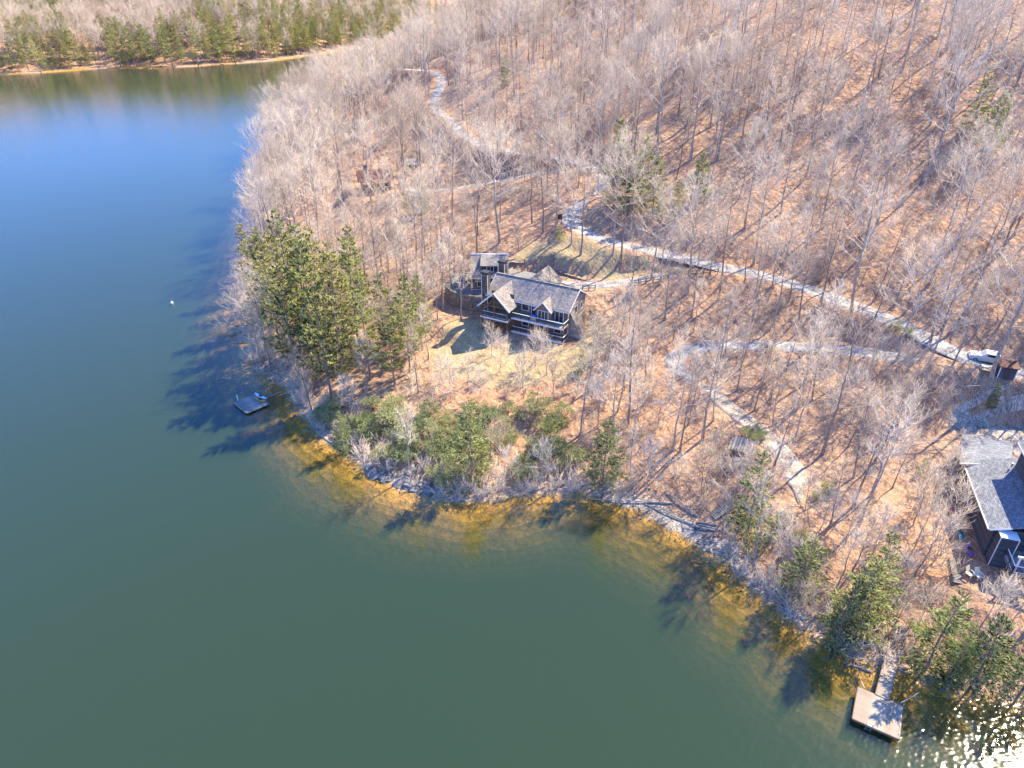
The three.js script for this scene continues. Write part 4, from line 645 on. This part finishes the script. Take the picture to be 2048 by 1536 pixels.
const POLE = [0, 1, 2].map(k => bareTree(1100 + k, 15, .55, .5, 3, 1));
const SMALL = [0, 1, 2].map(k => bareTree(1200 + k, 8, 1.15, .2, 3, 1));
const PINE = [0, 1, 2, 3].map(k => pine(2000 + k, 22 + k, .26, 5.4, .05, 1.1, .5, 15));
const HEM = [0, 1, 2].map(k => pine(2100 + k, 12 + k * 1.5, .05, 3.9, .22, .55, .38, 12));
const LAUREL = [0, 1, 2].map(k => shrub(2200 + k, 2.5, 2.8, 1300, .27));

const housesClear = [];
function blocked(x, z) { for (const p of [pads[0], pads[2], pads[3]]) if (signedDist(p.poly, x, z) > -2.2) return true; if (signedDist(pads[4].poly, x, z) > 0) return true; return false; }
// windows of sight that the photograph shows free of crowns: [x0, y0, x1, y1, farthest distance of a tree that would cover it]
const sights = [[885, 500, 1165, 690, 124], [1905, 860, 2100, 1150, 92], [1690, 1290, 1830, 1500, 90], [455, 770, 545, 835, 200], [1290, 990, 1440, 1090, 98], [1890, 690, 2048, 770, 105], [1010, 470, 1300, 565, 130]];
function covers(x, z, h, w, keep) { const g = ground(x, z), [bx, by, dep] = toPixel(V(x, g, z)), [tx, ty] = toPixel(V(x, g + h, z)), half = w * FPX / dep; for (const [x0, y0, x1, y1, lim] of sights) { if (dep > lim) continue; if (tx + half > x0 && tx - half < x1 && Math.max(by, ty) > y0 && ty < y1 && (Math.max(tx, bx) + half > x0)) return true; } return false; }
// whether a crown would stand between the camera and a road, drive or cabin that the photograph shows
const open = []; roads.forEach(r => r.pts.forEach((p, i) => { if (i % 2 === 0) open.push(toPixel(p)); })); for (const q of [[720, 350], [745, 365], [770, 380], [790, 365], [735, 390], [815, 322], [1420, 1055], [1440, 1025], [1480, 900], [1117, 440], [1225, 380], [1280, 370], [1310, 410], [1260, 400], [1345, 430], [1390, 370], [1215, 350], [1300, 350]]) { const p = hit(...q); open.push([q[0], q[1], toPixel(p)[2]]); }
function overRoad(x, z, h, w) { const g = ground(x, z), a = toPixel(V(x, g + h * .45, z)), b = toPixel(V(x, g + h, z)), half = w * FPX / a[2]; for (const [px, py, dep] of open) { if (dep < a[2] + 1) continue; if (py > b[1] && py < a[1]) { const cx = lerp(b[0], a[0], (py - b[1]) / (a[1] - b[1])); if (Math.abs(px - cx) < half) return true; } } return false; }
const placed = [];
const all = [];
function plant(kind, protos, mats, x, z, s, turn, info) { const k = all.length; all.push({ kind, proto: protos, mats, x, z, s, turn, info, dep: toPixel(V(x, ground(x, z), z))[2] }); placed.push([x, z]); }
function free(x, z, d) { for (const [a, b] of placed) if ((a - x) ** 2 + (b - z) ** 2 < d * d) return false; return true; }
const inView = (x, z, h) => { const g = ground(x, z), a = toPixel(V(x, g, z)), b = toPixel(V(x, g + h, z)); return Math.max(a[0], b[0]) > -140 && Math.min(a[0], b[0]) < 2190 && a[1] > -30 && b[1] < 1560 && b[1] < 1700; };
// trees the photograph lets one place singly (pixel of the foot, kind, size)
const rt = rng(4242);
const single = [
  [1160, 512, 0, 1.15], [1226, 508, 1, 1.1], [1143, 488, 4, 1.0], [1110, 478, 3, .95], [1086, 466, 5, 1.1], [1242, 520, 2, 1.0],
  [1302, 560, 3, .8], [1320, 568, 1, .85], [1375, 586, 7, .95], [1436, 600, 5, 1.05], [1260, 620, 2, .7], [1330, 640, 6, .75], [1255, 850, 5, 1.1], [1548, 648, 1, 1.0], [1505, 640, 0, .9], [1640, 610, 2, .9], [1793, 722, 4, 1.1], [1984, 755, 0, 1.35], [1860, 690, 6, 1.0], [1700, 640, 7, .95],
  [905, 440, 3, 1.1], [880, 446, 1, 1.05], [955, 470, 5, 1.0], [1000, 486, 7, 1.05], [800, 500, 0, 1.1], [845, 540, 3, .95], [760, 590, 2, 1.0],
  [1405, 880, 3, .8], [1345, 900, 1, .85], [1360, 905, 5, .8],
];
for (const [px, py, k, s] of single) { const p = hit(px, py); plant('bare', BARE[k % 8], k, p.x, p.z, s, rt() * 6.28, 'single'); }
const smallOnes = [[985, 715, .75], [1000, 745, .8], [1070, 735, .85], [1095, 750, .8], [935, 770, .7], [880, 770, .7], [960, 800, .7], [1400, 600, .5], [1320, 700, .6]];
for (const [px, py, s] of smallOnes) { const p = hit(px, py); plant('small', SMALL[Math.floor(rt() * 3)], 1, p.x, p.z, s, rt() * 6.28, 'yard'); }
const pines = [[600, 760, .95], [560, 700, .85], [545, 640, .8], [640, 745, 1.0], [625, 700, .95], [575, 660, .85], [665, 800, .85], [690, 740, .95], [720, 700, .9], [655, 690, .95], [600, 690, .9], [535, 600, .7], [690, 790, .75], [740, 760, .8], [820, 745, .75], [845, 700, .6], [790, 770, .62], [720, 640, .8], [620, 640, .85], [510, 590, .7], [585, 615, .9], [770, 690, .6], [675, 640, .75], [655, 770, .6], [525, 680, .65], [800, 700, .5]];
for (const [px, py, s] of pines) { const p = hit(px, py); plant('pine', PINE[Math.floor(rt() * 4)], Math.floor(rt() * 2), p.x, p.z, s, rt() * 6.28, 'shore'); }
const hems = [[945, 965, 1.0], [1205, 968, .95], [1492, 1085, .95], [1592, 1195, .8], [1700, 1275, 1.0], [1735, 1225, .8], [1850, 1340, .85], [1945, 1370, .85], [2035, 1395, .85], [1895, 1362, .6], [1670, 1290, .7], [1280, 400, 1.15], [1305, 430, .95], [1225, 402, 1.15], [1348, 445, .6], [1262, 425, .9], [1395, 402, .85], [1118, 480, .28], [1975, 300, .9], [1940, 260, .8], [845, 425, .6], [815, 430, .55], [690, 905, .55], [1100, 890, .5], [730, 120, 1.1], [700, 130, 1.2], [1010, 170, .7], [1980, 815, .3], [1840, 950, .25], [1160, 745, .3]];
for (const [px, py, s] of hems) { const p = hit(px, py); plant('hemlock', HEM[Math.floor(rt() * 3)], Math.floor(rt() * 2), p.x, p.z, s, rt() * 6.28, 'x'); }
// laurels along the shore and bank
{ let n = 0, g = 0; while (n < 50 && g++ < 4000) { const px = 640 + rt() * 520, py = 810 + rt() * 170 - (px < 760 ? 40 * rt() : 0), p = hit(px, py), d = shoreD(p.x, p.z); if (d < 2.2 || d > 15 || !free(p.x, p.z, 1.6)) continue; plant('laurel', LAUREL[Math.floor(rt() * 3)], Math.floor(rt() * 2), p.x, p.z, .5 + rt() * .7, rt() * 6.28, 'x'); n++; }
  for (const [px, py, s] of [[1500, 880, .7], [1515, 872, .6], [1640, 1000, .5], [1655, 985, .5], [1600, 1090, .6], [1640, 1110, .5], [1560, 1045, .5], [1020, 575, .3], [1060, 580, .3], [1790, 660, .5], [1810, 672, .5], [1540, 705, .4], [560, 630, .9], [530, 640, .9]]) { const p = hit(px, py); plant('laurel', LAUREL[Math.floor(rt() * 3)], Math.floor(rt() * 2), p.x, p.z, s, rt() * 6.28, 'x'); } }
// the wood: hardwoods scattered over the slopes
{ let tries = 0; const rr = rng(99);
  for (let pass = 0; pass < 60000; pass++) {
    const x = -120 + rr() * 330, z = -40 - rr() * 298, d = shoreD(x, z); if (d < 1.6) continue; if (!inView(x, z, 18)) continue;
    const dense = fbm(x * .03, z * .03, 3, 140), lowland = d < 42 && z > -150, gap = lowland ? 4.3 : lerp(5.0, 8.6, smooth(.35, .7, dense));
    const rdist = roadDist(x, z); if (rdist < 1.2) continue; if (blocked(x, z)) continue; if (lawnPolys.some(p => signedDist(p, x, z) > -.5)) continue; if (!free(x, z, gap)) continue;
    if (signedDist(near, x, z) > 0) {
      const u = rr(), small = lowland ? u < .34 : u < .14, k = Math.floor(rr() * 8), s = (lowland ? .62 : .8) + rr() * .35;
      if (covers(x, z, small ? 6 : 18 * s, small ? 2 : 4 * s)) continue; if (overRoad(x, z, small ? 6 : 18 * s, small ? 1.5 : 3 * s) && rr() < .85) continue;
      if (rdist < 4 && rr() < .5) continue; if (x > -17 && x < -2 && z > -124 && z < -108) continue;
      if (small) plant('small', SMALL[k % 3], k % 3, x, z, .6 + rr() * .6, rr() * 6.28, d); else if (u > .8) plant('bare', POLE[k % 3], k % 3, x, z, .8 + rr() * .4, rr() * 6.28, d); else plant('bare', BARE[k], k % 3, x, z, s, rr() * 6.28, d);
    }
  }
}
{ const rr = rng(1717);
  for (let pass = 0; pass < 9000; pass++) { const x = -60 + rr() * 150, z = -50 - rr() * 90, d = shoreD(x, z); if (d < 1.2 || d > 60 || !inView(x, z, 10)) continue; const rd = roadDist(x, z); if (rd < .9 || blocked(x, z) || lawnPolys.some(p => signedDist(p, x, z) > -.3) || !free(x, z, d < 6 ? 2.6 : 3.3)) continue; const s = .55 + rr() * .45, u = rr(); if (covers(x, z, 14 * s, 1.6)) continue; if (overRoad(x, z, 14 * s, 1.2) && rr() < .9) continue; if (d < 6 && u < .6) plant('small', SMALL[Math.floor(rr() * 3)], Math.floor(rr() * 3), x, z, .45 + rr() * .5, rr() * 6.28, d); else plant('bare', POLE[Math.floor(rr() * 3)], Math.floor(rr() * 3), x, z, s, rr() * 6.28, d); }
  for (const [px, py, s] of [[1880, 985, .85], [1895, 1065, .9], [1872, 1120, .8], [1850, 1020, .7], [1905, 930, .7], [1690, 1090, .9], [1640, 1060, .8], [1560, 1120, .8], [1610, 1020, .7], [1990, 1235, .6], [2040, 1225, .6], [1780, 1180, .8]]) { const p = hit(px, py); plant('small', SMALL[Math.floor(rr() * 3)], 1, p.x, p.z, s, rr() * 6.28, 5); } }
const barkOf = k => M.bark[k % 3], twigOf = k => M.twig[k % 3];
const KIND = {
  bare: ['bare_tree', 'tree', 'leafless hardwoods'], small: ['bare_sapling', 'tree', 'leafless saplings'], pine: ['white_pine', 'tree', 'white pines on the peninsula'], hemlock: ['hemlock_tree', 'tree', 'dark green hemlocks'], laurel: ['laurel_bush', 'shrub', 'evergreen laurels'],
};
const regionLabel = t => {
  const d = shoreD(t.x, t.z), g = toPixel(V(t.x, ground(t.x, t.z), t.z));
  if (t.kind === 'pine') return 'tall yellow-green white pine above the raft on the peninsula shore';
  if (t.kind === 'hemlock') return d < 9 ? 'green hemlock leaning over the waterline' : t.s < .6 ? 'small green hemlock among bare hardwoods' : 'green hemlock among bare hardwoods above the road';
  if (t.kind === 'laurel') return d < 16 ? 'dark evergreen laurel on the bank above the waterline' : 'low evergreen laurel on the leaf-strewn slope';
  const tone = ['brown', 'pale grey', 'dark brown'][t.mats % 3], what = t.kind === 'small' ? `small leafless sapling with ${tone} bark` : POLE.includes(t.proto) ? `slender leafless tree with ${tone} bark` : `tall spreading leafless tree with ${tone} bark`;
  if (t.info === 'yard') return 'bare pale sapling in the yard below the gabled house';
  if (d < 10) return `${what} on the bank at the waterline`;
  if (t.x < -14) return `${what} on the peninsula around the red-roofed cabin`;
  if (t.z > -118 && d < 45) return `${what} on the slope between shore and gravel road`;
  return `${what} on the hillside above the gravel road`;
};
function parts(t) {
  const G = new THREE.Group(), bark = t.kind === 'pine' ? M.bark[2] : t.kind === 'hemlock' || t.kind === 'laurel' ? M.bark[2] : barkOf(t.mats), crown = t.kind === 'pine' ? M.pine[t.mats] : t.kind === 'hemlock' ? M.hemlock[t.mats] : t.kind === 'laurel' ? M.laurel[t.mats] : twigOf(t.mats);
  const a = new THREE.Mesh(t.proto.trunk, bark), b = new THREE.Mesh(t.proto.crown, crown); a.name = t.kind === 'laurel' ? 'stems' : 'trunk'; b.name = 'crown'; a.castShadow = b.castShadow = a.receiveShadow = b.receiveShadow = true; G.add(a, b); return G;
}
const made = new Map(), rest = new Map(), LIMIT = { bare: 300, small: 280, pine: 99, hemlock: 99, laurel: 99 };
for (const kind of Object.keys(KIND)) {
  const list = all.filter(t => t.kind === kind).sort((a, b) => a.dep - b.dep);
  list.forEach((t, i) => {
    const y = ground(t.x, t.z) - .05;
    if (i < LIMIT[kind]) {
      const key = t.proto.trunk.uuid + t.mats + kind; const src = made.get(key); const g = src ? src.clone() : parts(t); if (!src) made.set(key, g);
      g.name = numbered(KIND[kind][0]); g.position.set(t.x, y, t.z); g.rotation.y = t.turn; g.scale.setScalar(t.s); g.userData = {}; tag(g, regionLabel(t), KIND[kind][1], KIND[kind][2]); scene.add(g);
    } else { const key = t.proto.trunk.uuid + (t.mats % 3); (rest.get(key) ?? rest.set(key, []).get(key)).push({ ...t, y }); }
  });
}
console.log('trees', Object.keys(KIND).map(k => k + ' ' + all.filter(t => t.kind === k).length).join(', '), 'tri', BARE[0].crown.index.count / 3, PINE[0].crown.index.count / 3, HEM[0].crown.index.count / 3);
// the wood beyond the nearest three hundred, and the wooded hillside across the lake, each one mass
function mass(name, label, lists) {
  const G = new THREE.Group(); G.name = name; G.userData = { kind: 'stuff', label, category: 'forest' }; scene.add(G); const mt = new THREE.Matrix4(), q = new THREE.Quaternion();
  for (const list of lists) for (const [geo, mat, nm] of [[list[0].proto.trunk, list[0].bark, 'trunks'], [list[0].proto.crown, list[0].leaf, 'crowns']]) {
    const im = new THREE.InstancedMesh(geo, mat, list.length); list.forEach((t, i) => { q.setFromAxisAngle(V(0, 1, 0), t.turn); mt.compose(V(t.x, t.y, t.z), q, V(t.s, t.s, t.s)); im.setMatrixAt(i, mt); }); im.name = nm; im.castShadow = im.receiveShadow = true; im.userData = { kind: 'stuff' }; G.add(im);
  }
}
mass('hillside_forest', 'leafless hardwood forest covering the far slopes of the hill', [...rest.values()].map(l => (l[0].bark = barkOf(l[0].mats), l[0].leaf = twigOf(l[0].mats), l)));
{ const rr = rng(555), groups = new Map(), pts = []; const add = (proto, bark, leaf, x, y, z, s) => { const key = proto.trunk.uuid + leaf.uuid; (groups.get(key) ?? groups.set(key, []).get(key)).push({ proto, bark, leaf, x, y, z, s, turn: rr() * 6.28 }); };
  const firs = [];
  for (let k = 0; k < 90000 && pts.length < 6500; k++) {
    const x = -760 + rr() * 1100, z = -338 - rr() * 640, y = farGround(x, z); if (y < .7) continue; const [px, py] = toPixel(V(x, y + 20, z)), [bx, by] = toPixel(V(x, y, z)); if (px < -160 || px > 1700 || py > 400 || by < (px < 720 ? -150 : -90)) continue;
    const g = 3.9 + 1.2 * rr(); if (pts.some(p => (p[0] - x) ** 2 + (p[1] - z) ** 2 < g * g)) continue; pts.push([x, z]);
    const d = signedDist(far, x, z), ever = d > 0 && fbm(x * .012, z * .012, 3, 900) > .53 - .1 * (d < 60) && rr() < .5, k2 = Math.floor(rr() * 8);
    if (ever) add(PINE[k2 % 4], M.bark[2], M.pine[k2 % 2], x, y, z, .75 + rr() * .45); else if (d > 0 && d < 22 && rr() < .85) add(HEM[k2 % 3], M.bark[2], M.hemlock[k2 % 2], x, y, z, .7 + rr() * .5); else add(BARE[k2], barkOf(k2), twigOf(k2), x, y, z, .85 + rr() * .35);
  }
  mass('far_shore_forest', 'mixed pine and leafless forest on the hillside across the lake', [...groups.values()]); console.log('far', pts.length);
  for (const [px, py, s] of [[80, 138, 1.2], [240, 128, 1.35], [300, 128, 1.3], [345, 128, 1.25], [395, 126, 1.45], [440, 124, 1.35], [470, 120, 1.4], [130, 70, 1.2], [375, 60, 1.2]]) { const p = at(px, py, 3), g = new THREE.Group(), t = { proto: PINE[Math.floor(rr() * 4)], kind: 'pine', mats: Math.floor(rr() * 2) }; const q = parts(t); q.name = numbered('lakeside_pine'); const y = farGround(p.x, p.z); q.position.set(p.x, Math.max(y, .3), p.z); q.scale.setScalar(s); tag(q, 'tall yellow-green pine standing on the far shore of the lake', 'tree', 'pines on the far shore'); scene.add(q); }
}
// undergrowth: low leafless scrub and fallen sticks over the forest floor
{ const rr = rng(808), protos = [0, 1, 2].map(k => { const l = new Limbs(), r = rng(3000 + k); for (let s = 0; s < 12; s++) { const an = r() * 6.28; branchSpray(l, V((r() - .5) * .5, -.1, (r() - .5) * .5), V(Math.cos(an) * .7, .7 + r() * .8, Math.sin(an) * .7), 1 + r() * 1.3, .022, 1, r); } return l.geo(); }), stick = (() => { const l = new Limbs(), r = rng(3100); branchSpray(l, V(0, .05, 0), V(1, .02, 0), 3.2, .06, 1, r); return l.geo(); })();
  const N = [600, 600, 600, 700, 420], mt = new THREE.Matrix4(), q = new THREE.Quaternion(), G = new THREE.Group(); G.name = 'undergrowth'; G.userData = { kind: 'stuff', label: 'low leafless scrub and fallen sticks on the leaf litter', category: 'undergrowth' }; scene.add(G);
  [...protos, stick, protos[1]].forEach((geo, k) => { const im = new THREE.InstancedMesh(geo, k !== 3 ? M.twig[k % 3] : M.deadwood, N[k]); let n = 0, g = 0; while (n < N[k] && g++ < 60000) { const x = -110 + rr() * 280, z = -48 - rr() * 250, d = shoreD(x, z); if (d < (k === 4 ? .4 : 1.5) || (k === 4 && d > 4.5) || roadDist(x, z) < (k === 3 ? .4 : 1.4) || blocked(x, z) || (x > -18 && x < 2 && z > -127 && z < -110) || !inView(x, z, 2)) continue; if (lawnPolys.some(p => signedDist(p, x, z) > -.3)) continue; if (fbm(x * .06, z * .06, 3, 333) < .44 && k < 3) continue; if (k === 4) { const q = toPixel(V(x, 0, z)); if (q[0] > 1270 && q[0] < 1450) continue; } const s = (k === 4 ? .9 : .6) + rr() * .8; q.setFromAxisAngle(V(0, 1, 0), rr() * 6.28); mt.compose(V(x, ground(x, z), z), q, V(s, s * (k === 3 ? .6 : 1), s)); im.setMatrixAt(n++, mt); } im.count = n; im.name = k !== 3 ? 'scrub' : 'fallen_sticks'; im.castShadow = true; im.userData = { kind: 'stuff' }; G.add(im); });
}
renderer.render(scene, camera);
